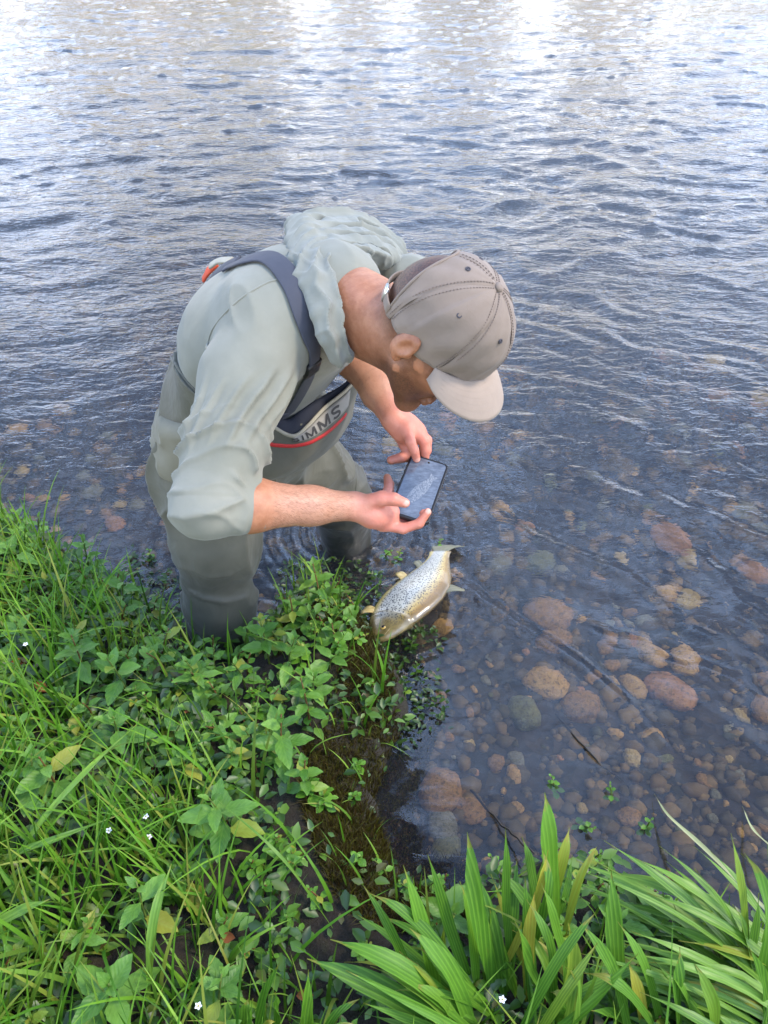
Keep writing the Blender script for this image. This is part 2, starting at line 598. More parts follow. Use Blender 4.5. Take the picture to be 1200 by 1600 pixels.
SM = {'tan': stone_mat('stone_tan', srgb(176, 132, 70), srgb(208, 166, 98)),
      'brown': stone_mat('stone_brown', srgb(140, 102, 56), srgb(172, 130, 76)),
      'red': stone_mat('stone_red', srgb(156, 106, 64), srgb(184, 134, 84)),
      'grey': stone_mat('stone_grey', srgb(112, 106, 84), srgb(144, 136, 108)),
      'green': stone_mat('stone_green', srgb(100, 98, 60), srgb(134, 128, 80)),
      'yellow': stone_mat('stone_yellow', srgb(170, 138, 76), srgb(198, 170, 108))}
SMESH = {}
for k, m in SM.items():
    for j in range(3):
        me = stone_mesh(len(SMESH) + 1, rng.uniform(.5, .72)); me.materials.append(m); SMESH[(k, j)] = me
BIG = [  # px, py, width px, colour, label
 (855, 965, 84, 'brown', 'brown cobble under water, topmost of the column right of the trout'),
 (868, 1005, 66, 'brown', 'brown cobble just below another, right of the trout tail'),
 (853, 1075, 78, 'tan', 'pale tan cobble with a dark top, under still water right of the trout'),
 (905, 1108, 76, 'brown', 'rounded brown cobble below the pale tan one in still water'),
 (818, 1118, 70, 'green', 'mossy green cobble under still water left of the brown ones'),
 (1012, 1027, 62, 'tan', 'round tan cobble with two dark spots under clear water'),
 (1066, 1038, 64, 'tan', 'tan cobble touching the spotted one on its right'),
 (1046, 1086, 94, 'red', 'large pitted reddish cobble below the pair of tan ones'),
 (992, 1075, 56, 'tan', 'tan cobble tucked against the large pitted reddish one'),
 (1045, 852, 78, 'red', 'large reddish boulder under rippled water towards the right edge'),
 (1070, 884, 40, 'yellow', 'yellowish stone directly under the large reddish boulder'),
 (1035, 935, 46, 'tan', 'tan stone left of the cluster below the yellowish one'),
 (1070, 948, 40, 'yellow', 'yellowish rounded stone in the cluster at the right'),
 (688, 1240, 86, 'brown', 'large brown stone under water by the dark bank reflection'),
 (735, 1268, 64, 'brown', 'brown stone beside the large one near the strap leaves'),
 (690, 1290, 70, 'grey', 'dull grey stone below the brown ones by the bank'),
 (696, 1330, 60, 'green', 'greenish stone under water closest to the near bank'),
 (988, 1187, 34, 'yellow', 'squarish yellow stone alone beside the floating twig'),
 (804, 1215, 36, 'tan', 'small tan stone above the tallest strap leaf'),
 (775, 1195, 34, 'brown', 'small brown stone left of the small tan one'),
 (806, 1190, 40, 'grey', 'small grey stone behind the small tan one'),
 (842, 882, 60, 'green', 'greenish cobble under ripples above the brown column'),
 (780, 800, 40, 'tan', 'tan stone under ripples right of the phone'),
 (190, 793, 26, 'yellow', 'small orange-yellow stone in the calm pool left of the waders'),
 (181, 822, 40, 'red', 'pinkish stone in the calm pool left of the waders'),
 (1180, 905, 46, 'red', 'reddish stone at the right edge of the picture under ripples'),
 (1192, 1115, 50, 'brown', 'brown stone at the right edge in calmer water'),
]
def put_stone(px, py, wpx, col, parent, label=None):
    p = refr(px, py, -.2)
    z = float(bed_z([p[0]], [p[1]])[0])
    p = refr(px, py, z + .02); z = float(bed_z([p[0]], [p[1]])[0])
    d = (p - CAMP) @ FWD
    r = wpx / FPX * d * .44
    me = SMESH[(col, rng.randint(3))]
    o = link('cobble' if parent is None else 'stone', me, parent, (p[0], p[1], z + r * .25), (rng.uniform(-.25, .25), rng.uniform(-.25, .25), rng.uniform(0, 6.28)), (r,) * 3)
    if label: tag(o, label, 'stone', 'cobbles on the river bed')
    return (p[0], p[1], r)
taken = [put_stone(*b_[:4], None, b_[4]) for b_ in BIG]
cols = ['tan', 'brown', 'red', 'grey', 'green', 'yellow', 'brown', 'grey', 'brown', 'tan']
cnt = 0; tries = 0
while cnt < 270 and tries < 9000:
    tries += 1
    px, py = rng.uniform(600, 1230), rng.uniform(560, 1400)
    if rng.rand() < .16: px, py = rng.uniform(-20, 270), rng.uniform(640, 860)
    if rng.rand() > .45 + .55 * (math.sin(px * .013 + py * .009) > -.2): continue
    p = W(px, py, z=0)
    if bank_s(np.array([p[0]]), np.array([p[1]]))[0] > -.04: continue
    w_ = rng.choice([14, 18, 22, 26, 32, 40], p=[.28, .25, .2, .13, .09, .05]) * rng.uniform(.8, 1.2)
    q_ = refr(px, py, -.25); r = w_ / FPX * 2.1 * .5
    if any((q_[0] - a) ** 2 + (q_[1] - b_) ** 2 < ((r + c_) * .72) ** 2 for a, b_, c_ in taken): continue
    taken.append(put_stone(px, py, w_, cols[rng.randint(len(cols))], bed)); cnt += 1
# pebbles: too small to pick apart
parts_v, parts_f = [], []
bm = bmesh.new(); bmesh.ops.create_icosphere(bm, subdivisions=1, radius=1)
PV = np.array([v.co[:] for v in bm.verts]); PF = np.array([[v.index for v in f.verts] for f in bm.faces]); bm.free()
npb = 7000
px = rng.uniform(-400, 1500, npb); py = rng.uniform(420, 1450, npb)
pts = np.array([W(a, b_, z=-.3) for a, b_ in zip(px, py)])
s = bank_s(pts[:, 0], pts[:, 1]); pts = pts[s < -.01]
zz = bed_z(pts[:, 0], pts[:, 1])
rad = (.006 + .022 * rng.rand(len(pts)) ** 2.2) * (1 + .25 * np.maximum(pts[:, 1] - 1.5, 0))
sc_ = np.stack([rad * rng.uniform(.8, 1.3, len(pts)), rad, rad * rng.uniform(.5, .8, len(pts))], 1)
V = (PV[None] * sc_[:, None, :] * (1 + .15 * rng.randn(len(pts), len(PV), 1))) + np.stack([pts[:, 0], pts[:, 1], zz + rad * .2], 1)[:, None, :]
F = (PF[None] + (np.arange(len(pts)) * len(PV))[:, None, None]).reshape(-1, 3)
m_peb, n, l, b = nt('pebbles')
gi = n.new('ShaderNodeNewGeometry')
r1 = ramp(n, l, gi.outputs['Random Per Island'], [(0, srgb(56, 49, 36)), (.25, srgb(106, 86, 52)), (.5, srgb(70, 62, 44)), (.7, srgb(128, 102, 60)), (.85, srgb(94, 74, 46)), (1, srgb(66, 64, 42))])
l.new(r1.outputs[0], b.inputs['Base Color']); b.inputs['Roughness'].default_value = .8
o = obj('pebble_bed', V.reshape(-1, 3), F, m_peb, bed); o['kind'] = 'stuff'

# ================================================================== WATER
def wave_z(X, Y, s):
    """height of the running river surface"""
    off = -s
    amp = .18 + .42 * sstep(.10, .7, off) + .50 * sstep(.5, 1.6, off) + .85 * sstep(1.2, 4.0, off)
    th = R(-24) * (1 - sstep(1.5, 4, Y)) + R(-4)
    th = np.where(X < -.3, th * .2 + R(18) * (1 - sstep(1.8, 3.2, Y)), th)
    ca, sa = np.cos(th), np.sin(th)
    a = X * ca + Y * sa; b_ = -X * sa + Y * ca
    wx = fbm(np.stack([X * 1.6, Y * 1.6, X * 0], 1), 80, 2)
    z = 0
    for (la, lb, am, sd) in ((.80, .25, .0085, 1), (.40, .125, .0078, 2), (.20, .062, .0044, 3), (.10, .032, .0013, 4)):
        acc = 0
        for rt in (-.32, .27):
            a2 = a * math.cos(rt) + b_ * math.sin(rt); c2 = -a * math.sin(rt) + b_ * math.cos(rt)
            nz = vnoise(np.stack([a2 / la + wx * .9 + rt * 9, c2 / lb + wx * 1.5, np.full_like(a, sd * 3.1)], 1), 90 + sd)
            acc = acc + ((1 - np.abs(nz)) ** 2.2 - .40) * .8 + nz * .35
        z = z + am * acc * .72
    z = z * amp
    # rings spreading from the legs and the fish
    for (cx, cy, A, k, dec, r0) in ((-.112, 1.76, .0042, 120, 5.0, .09), (-.39, 1.25, .003, 120, 6.0, .10), (.05, 1.45, .0022, 150, 7.0, .06), (-.05, 1.62, .003, 170, 9.0, .03)):
        r = np.sqrt((X - cx) ** 2 + (Y - cy) ** 2)
        z = z + A * np.sin(k * r + 3 * wx) * np.exp(-dec * np.maximum(r - r0, 0)) * sstep(r0 * .5, r0, r)
    # downstream wake from the man: long oblique crests
    for (x0, y0, x1, y1, A, w_) in ((.10, 1.75, .62, 1.02, .0035, .02), (.25, 2.0, .75, 1.45, .003, .02)):
        dx, dy = x1 - x0, y1 - y0; LL = math.hypot(dx, dy)
        t = ((X - x0) * dx + (Y - y0) * dy) / LL / LL
        q_ = ((X - x0) * -dy + (Y - y0) * dx) / LL + .03 * np.sin(t * 6 + wx * 2)
        z = z + A * np.exp(-(q_ / w_) ** 2) * sstep(-.05, .15, t) * sstep(1.25, .7, t) - A * .7 * np.exp(-((q_ - w_ * 1.7) / w_) ** 2) * sstep(-.05, .15, t) * sstep(1.25, .7, t)
    return z
ry = np.geomspace(.20 + .5, 80, 820) - .5
U = np.linspace(-1.15, 1.15, 560)
Yg, Ug = np.meshgrid(ry, U, indexing='ij'); Xg = Ug * (Yg + 1.0)
X, Y = Xg.ravel(), Yg.ravel()
s = bank_s(X, Y)
V = np.stack([X, Y, wave_z(X, Y, s)], 1)
idx = np.arange(Xg.size).reshape(Xg.shape)
F = np.stack([idx[:-1, :-1], idx[:-1, 1:], idx[1:, 1:], idx[1:, :-1]], -1).reshape(-1, 4)
V, F, _ = keep_faces(V, F, s < .10)
m_water, n, l, b = nt('river_water')
tc = n.new('ShaderNodeTexCoord').outputs['Object']
b.inputs['Base Color'].default_value = (.74, .70, .60, 1)
b.inputs['Roughness'].default_value = .03
b.inputs['IOR'].default_value = 1.48
b.inputs['Transmission Weight'].default_value = 1.0
t1 = noise_node(n, l, 16, 3, .55, tc, .4, (1, 1.9, 1))
t2 = noise_node(n, l, 55, 3, .55, tc, .3, (1, 1.6, 1))
sp = n.new('ShaderNodeSeparateXYZ'); l.new(tc, sp.inputs[0])
mr = n.new('ShaderNodeMapRange'); l.new(sp.outputs['Y'], mr.inputs[0])
mr.inputs[1].default_value = 1.2; mr.inputs[2].default_value = 3.0; mr.inputs[3].default_value = .10; mr.inputs[4].default_value = .9
b1 = n.new('ShaderNodeBump'); b1.inputs['Distance'].default_value = .008; l.new(mr.outputs[0], b1.inputs['Strength']); l.new(t1.outputs[0], b1.inputs['Height'])
b2 = n.new('ShaderNodeBump'); b2.inputs['Distance'].default_value = .0013; l.new(mr.outputs[0], b2.inputs['Strength']); l.new(t2.outputs[0], b2.inputs['Height']); l.new(b1.outputs[0], b2.inputs['Normal'])
l.new(b2.outputs[0], b.inputs['Normal'])
# bluish veil: sky sheen put into the colour, plus a little suspended silt
df = n.new('ShaderNodeBsdfDiffuse'); df.inputs[0].default_value = (.14, .18, .27, 1); l.new(b2.outputs[0], df.inputs['Normal'])
mxs = n.new('ShaderNodeMixShader'); mxs.inputs[0].default_value = .028
out = [q_ for q_ in n if q_.type == 'OUTPUT_MATERIAL'][0]
l.new(b.outputs[0], mxs.inputs[1]); l.new(df.outputs[0], mxs.inputs[2]); l.new(mxs.outputs[0], out.inputs['Surface'])
water = tag(obj('water', V, F, m_water), kind='structure')

# ================================================================== FAR BANK (its sunlit trees glint in the far ripples)
m_hill = simple_mat('far_meadow', srgb(120, 112, 62), .9, .6, .25, .4, .1, 3)
xs = np.linspace(-70, 70, 60); rows = [(44, -1.2), (46, .3), (52, 1.0), (70, 2.5), (110, 5)]
V = np.array([(x, y + 1.2 * math.sin(x * .21), z + .3 * math.sin(x * .4 + y)) for y, z in rows for x in xs])
F = np.array([(r * 60 + i, r * 60 + i + 1, (r + 1) * 60 + i + 1, (r + 1) * 60 + i) for r in range(len(rows) - 1) for i in range(59)])
tag(obj('far_bank', V, F, m_hill), kind='structure')
g = np.random.RandomState(91); V = []; F = []
for k_ in range(40):
    x0 = -62 + k_ * 3.15 + g.uniform(-2.2, 2.2); y0 = g.uniform(47, 60); h_ = g.uniform(3.5, 9.0); w_ = h_ * g.uniform(.3, .5)
    tv, tf_ = tube([(x0, y0, .5), (x0 + .2, y0, h_ * .5), (x0, y0, h_ * .85)], [.22, .14, .05], 6)
    b_ = len(V); V += [tuple(q) for q in tv]; F += [tuple(i + b_ for i in q) for q in tf_]
    for _ in range(330):
        d = nrm(g.randn(3)); r_ = g.uniform(.25, 1.0) ** .5
        c = np.array([x0, y0, h_ * .62]) + d * r_ * np.array([w_, w_, h_ * .42])
        a1_ = nrm(g.randn(3)); a2_ = nrm(np.cross(a1_, g.randn(3))); sz = g.uniform(.25, .5)
        b_ = len(V); V += [c - a1_ * sz, c + a2_ * sz * .6, c + a1_ * sz, c - a2_ * sz * .6]; F.append((b_, b_ + 1, b_ + 2, b_ + 3))
m_gold, n, l, b = nt('far_foliage')
gi = n.new('ShaderNodeNewGeometry')
r1 = ramp(n, l, gi.outputs['Random Per Island'], [(0, srgb(196, 158, 70)), (.4, srgb(220, 186, 98)), (.7, srgb(160, 156, 70)), (1, srgb(226, 170, 92))])
l.new(r1.outputs[0], b.inputs['Base Color']); b.inputs['Roughness'].default_value = .8
tag(obj('far_trees', V, F, m_gold, smooth=False), 'golden sunlit trees on the far bank mirrored in the ripples', 'trees', kind='stuff')
# ================================================================== PERSON
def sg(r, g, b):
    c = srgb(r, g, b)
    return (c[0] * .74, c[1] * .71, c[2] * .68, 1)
# ---- head frame
hR = nrm(cvec(-.511, -.534, .673)); hF = cvec(.544, -.807, -.228); hF = nrm(hF - hR * hF.dot(hR)); hU = np.cross(hR, hF)
HM = np.array([hR, hF, hU])
HO = CAMP + RGT * .0775 + UPV * .2845 + FWD * 1.2196
def hd(r, f, u): return HO + hR * r + hF * f + hU * u

# ---- joints
Hc = np.array([-.335, 1.43, .55]); T1 = np.array([-.290, 1.42, .70]); T2 = np.array([-.225, 1.375, .845])
T3 = np.array([-.150, 1.325, .925]); C7 = np.array([-.085, 1.295, .975])
sH = nrm([.50, .86, 0]); sC = nrm([.66, .75, .0])
SR = W(410, 515, 1.315); ER = W(322, 788, 1.24); WR = W(553, 791, 1.345)
SL = np.array([.05, 1.475, .895]); EL = W(540, 528, 1.62); WL = W(616, 654, 1.45)
HR_ = Hc - sH * .10 + np.array([0, 0, -.02]); HL_ = Hc + sH * .10
KR = np.array([-.398, 1.285, .20]); AR = np.array([-.385, 1.24, -.42])
KL = np.array([-.125, 1.67, .20]); AL = np.array([-.11, 1.79, -.42])

# ---- fingers given where the photo shows them
RH = dict(
  palm=[(556, 791, 1.345), (582, 800, 1.352), (604, 803, 1.372)],
  th=[(572, 787, 1.335), (597, 779, 1.322), (615, 780, 1.318), (633, 786, 1.322)],
  ix=[(601, 779, 1.385), (607, 767, 1.412), (608, 757, 1.425), (605, 746, 1.432)],
  md=[(606, 792, 1.39), (628, 795, 1.42), (645, 792, 1.425), (655, 788, 1.42)],
  rg=[(606, 808, 1.385), (636, 816, 1.385), (655, 812, 1.38), (662, 802, 1.372)],
  lt=[(598, 819, 1.372), (630, 826, 1.366), (655, 818, 1.358), (668, 800, 1.352)])
LH = dict(
  palm=[(617, 655, 1.45), (632, 668, 1.455), (646, 676, 1.462)],
  th=[(622, 672, 1.47), (633, 692, 1.475), (640, 712, 1.475), (611, 719, 1.462)],
  ix=[(636, 672, 1.435), (641, 690, 1.425), (647, 704, 1.432), (651, 717, 1.446)],
  md=[(652, 676, 1.450), (662, 688, 1.447), (665, 702, 1.455), (664, 718, 1.468)],
  rg=[(655, 677, 1.475), (667, 688, 1.480), (667, 704, 1.485), (661, 716, 1.49)],
  lt=[(650, 676, 1.492), (662, 690, 1.50), (662, 704, 1.505), (655, 716, 1.505)])
def wp(l): return [W(*q) for q in l]
FR = dict(th=(.016, .0135, .0115, .0085), ix=(.0115, .010, .009, .0075), md=(.0115, .0105, .0092, .0078), rg=(.0112, .010, .0088, .0075), lt=(.0115, .0095, .0085, .0072))

def hand_sd(P, H):
    pl = wp(H['palm'])
    d = chain_sd(P, pl, (.0235, .027, .0245), .012)
    for k in ('ix', 'md', 'rg', 'lt'):
        w = wp(H[k])
        d = smin(d, cap_sd(P, pl[1], w[0], .019, .0125), .012)
    for k in ('th', 'ix', 'md', 'rg', 'lt'):
        f = chain_sd(P, wp(H[k]), FR[k], .0035)
        d = smin(d, f, .006)
    return d

def near(P, c, r):
    q = P - np.asarray(c, P.dtype)
    return np.einsum('ij,ij->i', q, q) < r * r

def partial(P, c, r, fn, far):
    """evaluate fn only near c"""
    m = near(P, c, r)
    q = P - np.asarray(c, P.dtype)
    out = np.sqrt(np.einsum('ij,ij->i', q, q)) - P.dtype.type(far)
    if m.any():
        out[m] = fn(P[m])
    return out

def head_sd(P):
    d = ell_sd(P, hd(0, -.008, .030), HM, (.074, .097, .098))
    d = smin(d, ell_sd(P, hd(0, .035, -.035), HM, (.058, .058, .078)), .03)
    for s in (-1, 1):
        d = smin(d, cap_sd(P, hd(s * .056, .012, -.045), hd(s * .018, .072, -.108), .016, .017), .022)
        d = smin(d, cap_sd(P, hd(s * .045, .068, -.012), hd(s * .058, .03, -.005), .017, .012), .02)
    d = smin(d, cap_sd(P, hd(-.012, .076, -.106), hd(.012, .076, -.106), .016, .016), .02)
    d = smin(d, cap_sd(P, hd(-.03, .084, .02), hd(.03, .084, .02), .012, .012), .012)
    d = smin(d, chain_sd(P, [hd(0, .092, .008), hd(0, .106, -.02), hd(0, .117, -.038)], (.009, .010, .0125), .004), .008)
    for s in (-1, 1):
        d = smin(d, ell_sd(P, hd(s * .012, .102, -.041), HM, (.009, .010, .008)), .005)
        d = smax(d, -ell_sd(P, hd(s * .031, .098, -.002), HM, (.016, .014, .010)), .010)
        d = smin(d, ell_sd(P, hd(s * .031, .080, -.002), HM, (.012, .012, .010)), .002)
    d = smin(d, cap_sd(P, hd(-.017, .093, -.066), hd(.017, .093, -.066), .006, .006), .006)
    d = smin(d, cap_sd(P, hd(-.015, .091, -.077), hd(.015, .091, -.077), .007, .007), .005)
    d = smax(d, -cap_sd(P, hd(-.022, .103, -.0715), hd(.022, .103, -.0715), .0035, .0035), .003)
    for s in (-1, 1):      # ears
        A = np.array([nrm(hR * s * .88 - hF * .35), nrm(hF * .93 + hR * s * .35 - hU * .12), hU])
        e = ell_sd(P, hd(s * .079, -.012, .002), A, (.010, .019, .031))
        e = smax(e, -ell_sd(P, hd(s * .0925, -.008, .006), A, (.009, .0105, .018)), .004)
        e = smin(e, ell_sd(P, hd(s * .080, .004, -.004), A, (.006, .005, .008)), .004)
        e = smin(e, ell_sd(P, hd(s * .077, -.004, -.026), A, (.007, .009, .009)), .005)
        d = smin(d, e, .005)
    return d

def neck_sd(P):
    d = chain_sd(P, [hd(0, -.025, -.045), (hd(0, -.03, -.06) + C7) / 2 - hU * .005, C7 + np.array([0, 0, -.01])], (.060, .059, .072), .03)
    d = smin(d, cap_sd(P, hd(.0, .0, -.06), C7 + (hd(0, .03, -.10) - C7) * .45, .050, .050), .03)
    return d

def torso_sd(P, e=0.0):
    d = ecap_sd(P, Hc, T1, sH, sH, (.160 + e, .150 + e), (.115 + e, .110 + e))
    d = smin(d, ecap_sd(P, T1, T2, sH, sC, (.150 + e, .165 + e), (.110 + e, .120 + e)), .04)
    d = smin(d, ecap_sd(P, T2, T3, sC, sC, (.165 + e, .145 + e), (.120 + e, .095 + e)), .05)
    d = smin(d, ecap_sd(P, T3, C7, sC, sC, (.145 + e, .085 + e), (.095 + e, .062 + e)), .05)
    return d

def arm_sd(P, S, E, Wr, side):
    up = nrm(E - S)
    d = chain_sd(P, [S, S + (E - S) * .35, S + (E - S) * .7, E], (.056, .052, .045, .041), .02)
    m = E + (Wr - E) * .28
    d = smin(d, chain_sd(P, [E, m, E + (Wr - E) * .7, Wr], (.040, .0435, .031, .0245), .02), .02)
    return d

def body_sd(P):
    d = torso_sd(P)
    d = smin(d, neck_sd(P), .02)
    d = smin(d, partial(P, HO, .24, head_sd, .16), .012)
    for S, E, Wr, H, sd in ((SR, ER, WR, RH, -1), (SL, EL, WL, LH, 1)):
        d = smin(d, partial(P, E, .50, lambda q: arm_sd(q, S, E, Wr, sd), .42), .03)
        hc = W(*H['palm'][1])
        d = smin(d, partial(P, hc, .16, lambda q: hand_sd(q, H), .09), .010)
    return d

person = thing('person', 'person in grey cap and chest waders bending over a phone in the river', 'person', (-.30, 1.45, -.45))
V, F = polygonise(body_sd, (-.62, .85, .36), (.30, 1.75, 1.20), .0028)
V = relax(V, F, 1, .35)

# colour weights: hair / stubble / redness of hands and ears
q = (V - HO) @ HM.T
inh = near(V, HO, .20)
jaw = np.minimum(1, 1.5 * np.exp(-(((q[:, 1] - .04) / .062) ** 2 + ((q[:, 2] + .078) / .048) ** 2)))
jaw = np.maximum(jaw, np.exp(-(((q[:, 1] - .02) / .028) ** 2 + ((q[:, 2] + .02) / .05) ** 2)) * .75)
nape = sstep(-.005, -.05, q[:, 1]) * sstep(-.065, .0, q[:, 2])
temple = sstep(-.005, .03, q[:, 2]) * np.where(np.abs(q[:, 0]) > .05, 1, 0) * sstep(.055, .02, q[:, 1])
hair = np.where(inh, np.maximum(np.maximum(nape, temple), sstep(.03, .05, q[:, 2])), 0) * np.where((np.abs(q[:, 0]) > .078), 0.15, 1)
beard = np.where(inh, jaw, 0) * np.where(np.abs(q[:, 0]) > .072, 0, 1)
red = np.zeros(len(V))
for H in (RH, LH):
    red = np.maximum(red, sstep(.11, .03, np.sqrt(((V - W(*H['palm'][2])) ** 2).sum(1))))
ear = np.exp(-(((V - hd(-.08, -.01, 0)) ** 2).sum(1)) / .025 ** 2)
red = np.maximum(red, ear * .9)
nail = np.zeros(len(V))
for H, ks in ((RH, ('th', 'lt')), (LH, ('ix', 'md'))):
    for k in ks:
        w_ = wp(H[k]); c_ = w_[3] - FWD * FR[k][3] * .8 + (w_[3] - w_[2]) * .1
        nail = np.maximum(nail, sstep(.0062, .0048, np.sqrt(((V - c_) ** 2).sum(1))))
fore = np.maximum(sstep(.05, .035, cap_sd(V, ER, WR, 0, 0)), sstep(.05, .035, cap_sd(V, EL, WL, 0, 0)))

m_skin, n, l, b = nt('skin')
tc = n.new('ShaderNodeTexCoord').outputs['Object']
t1 = noise_node(n, l, 55, 5, .65, tc)
t2 = noise_node(n, l, 420, 3, .6, tc)
base = ramp(n, l, t1.outputs[0], [(.3, sg(158, 102, 72)), (.7, sg(188, 132, 100))])
def at(name):
    a = n.new('ShaderNodeAttribute'); a.attribute_name = name; return a.outputs['Fac']
c = mixc(n, l, at('red'), base.outputs[0], sg(214, 130, 112))
c = mixc(n, l, at('fore'), c, mixc(n, l, t1.outputs[0], sg(178, 126, 100), sg(204, 156, 130)))
c = mixc(n, l, at('red'), c, mixc(n, l, t1.outputs[0], sg(208, 122, 104), sg(226, 156, 136)))
def mul(a, k, pw=None):
    mm = n.new('ShaderNodeMath'); mm.operation = 'MULTIPLY'; l.new(a, mm.inputs[0])
    if isinstance(k, float): mm.inputs[1].default_value = k
    else: l.new(k, mm.inputs[1])
    return mm.outputs[0]
sp = ramp(n, l, t2.outputs[0], [(.35, (.72, .72, .72)), (.65, (1, 1, 1))])
c = mixc(n, l, mul(at('beard'), mul(sp.outputs[0], .80)), c, sg(50, 36, 32))
c = mixc(n, l, mul(at('hair'), mul(sp.outputs[0], .96)), c, sg(30, 23, 23))
c = mixc(n, l, mul(at('nail'), .6), c, sg(236, 190, 176))
l.new(c, b.inputs['Base Color'])
b.inputs['Roughness'].default_value = .48
b.inputs['Specular IOR Level'].default_value = .4
b.inputs['Subsurface Weight'].default_value = .12
b.inputs['Subsurface Radius'].default_value = (.012, .004, .002)
b.inputs['Subsurface Scale'].default_value = .5
vo = n.new('ShaderNodeTexVoronoi'); vo.inputs['Scale'].default_value = 260; l.new(tc, vo.inputs['Vector'])
bp = bump(n, l, b, vo.outputs[0], .22, .0008)
bump(n, l, b, t1.outputs[0], .35, .0025, bp)
body = obj('body', V, F, m_skin, person)
for nm, v in (('hair', hair), ('beard', beard), ('red', red), ('fore', fore), ('nail', nail)):
    attr(body.data, nm, v)
body['label'] = 'bare forearms, hands, neck and face of the person'
bodyV, bodyF = V, F

# ------------------------------------------------------------------ shirt
def fabric(name, c0, c1, rough=.85, weave=900, wr=18, wrs=.35, sheen=.15, bd=.006):
    m, n, l, b = nt(name)
    tc = n.new('ShaderNodeTexCoord').outputs['Object']
    a = noise_node(n, l, 9, 5, .6, tc)
    r = ramp(n, l, a.outputs[0], [(.3, c0), (.7, c1)])
    l.new(r.outputs[0], b.inputs['Base Color'])
    b.inputs['Roughness'].default_value = rough
    b.inputs['Specular IOR Level'].default_value = .25
    b.inputs['Sheen Weight'].default_value = sheen
    f = noise_node(n, l, weave, 2, .5, tc)
    p = bump(n, l, b, f.outputs[0], .25, .0006)
    w = noise_node(n, l, wr, 3, .5, tc, dist=.8)
    bump(n, l, b, w.outputs[0], wrs, bd, p)
    return m
m_shirt = fabric('shirt_fabric', sg(124, 127, 116), sg(141, 143, 132), .8, 900, 14, .25)
m_hood = fabric('hood_fabric', sg(124, 129, 122), sg(142, 146, 138), .85, 900, 22, .35)
cuffP = ER + (WR - ER) * .335
armax = nrm(WR - ER)
def shirt_sd(P):
    d = torso_sd(P, .012)
    up = chain_sd(P, [SR + np.array([.02, .02, .004]), SR + (ER - SR) * .3, SR + (ER - SR) * .7, ER], (.078, .074, .064, .055), .025)
    lowr = smax(cap_sd(P, ER, cuffP + armax * .03, .055, .043), (P - cuffP) @ armax, .004)
    up = smin(up, lowr, .02)
    d = smin(d, up, .045)
    bt = smin(torso_sd(P), chain_sd(P, [SR, SR + (ER - SR) * .35, SR + (ER - SR) * .7, ER], (.056, .052, .045, .041), .02), .03) - .010
    d = smin(d, bt, .01)
    ul = chain_sd(P, [SL, SL + (EL - SL) * .5, SL + (EL - SL) * .85], (.068, .062, .055), .025)
    d = smin(d, ul, .04)
    d = smin(d, ell_sd(P, SR + np.array([.03, .05, .02]), np.eye(3), (.085, .085, .06)), .05)
    # closed under the waist
    return smax(d, -(P - (Hc + np.array([0, 0, .04])))[:, 2], .02)
V, F = polygonise(shirt_sd, (-.62, .85, .40), (.26, 1.75, 1.20), .0040)
V = relax(V, F, 1, .4)
N = vnormals(V, F)
# sleeve folds: puffs between sharp creases round the lower sleeve, drag lines from the armpit
ax = nrm(ER - SR); L = np.linalg.norm(ER - SR)
ta = (V - SR) @ ax / L
rad = V - SR - ((V - SR) @ ax)[:, None] * ax
e1 = nrm(-FWD - ax * (ax @ -FWD)); e2 = nrm(np.cross(ax, e1))
if e2[0] < 0: e2 = -e2                     # ph: 0 faces the viewer, + to the right
ph = np.arctan2(rad @ e2, rad @ e1)
onarm = sstep(.13, .09, cap_sd(V, SR, ER, 0, 0)) * sstep(.05, .30, ta)
nz = fbm(V * 8, 3, 3); nz2 = fbm(V * 17, 33, 2)
x = ta * 8.2 + .55 * np.sin(ph * .9 + .5) + .75 * nz + .16 * np.sin(ph * 3.0)
puff = (1 - np.abs(np.sin(math.pi * x))) ** 2.1
lowr = sstep(.42, .72, ta) * sstep(1.22, 1.02, ta)
dsp = onarm * lowr * .0135 * (puff - .15) * (.30 + .6 * sstep(-.3, .4, vnoise(np.stack([x * .5, ph * .8, ta * 0], 1), 8)))
# drag lines
for (p0, sl, A_, w_, t0, t1) in ((.95, .55, .0075, .085, .15, .72), (.62, .75, .0065, .075, .22, .80), (1.25, .35, .0065, .08, .10, .60), (.25, .95, .0050, .07, .30, .80), (-.25, 1.0, .0045, .07, .35, .85), (-.75, .8, .004, .07, .35, .8)):
    dq = ph - (p0 - sl * (ta - .4)) + .18 * nz
    dsp = dsp + onarm * 1.35 * A_ * (np.exp(-(dq / w_) ** 2) - .55 * np.exp(-((dq - 2.1 * w_) / (1.3 * w_)) ** 2)) * sstep(t0, t0 + .2, ta) * sstep(t1, t1 - .2, ta)
# creases fanning from the crook of the elbow to the outside of the forearm
crook = W(395, 772, 1.20)
dv_ = V - crook
ang = np.arctan2(dv_ @ UPV, dv_ @ RGT); rr_ = np.sqrt((dv_ ** 2).sum(1))
onf = sstep(.16, .10, rr_) * sstep(.012, .04, rr_) * sstep(.080, .062, cap_sd(V, ER, cuffP, 0, 0))
fan = (1 - np.abs(np.sin(ang * 3.6 + 1.1 * nz + .8))) ** 1.8
dsp = dsp + onf * .0105 * (fan - .1) * sstep(.0, -.35, (V - cuffP) @ armax / .06)
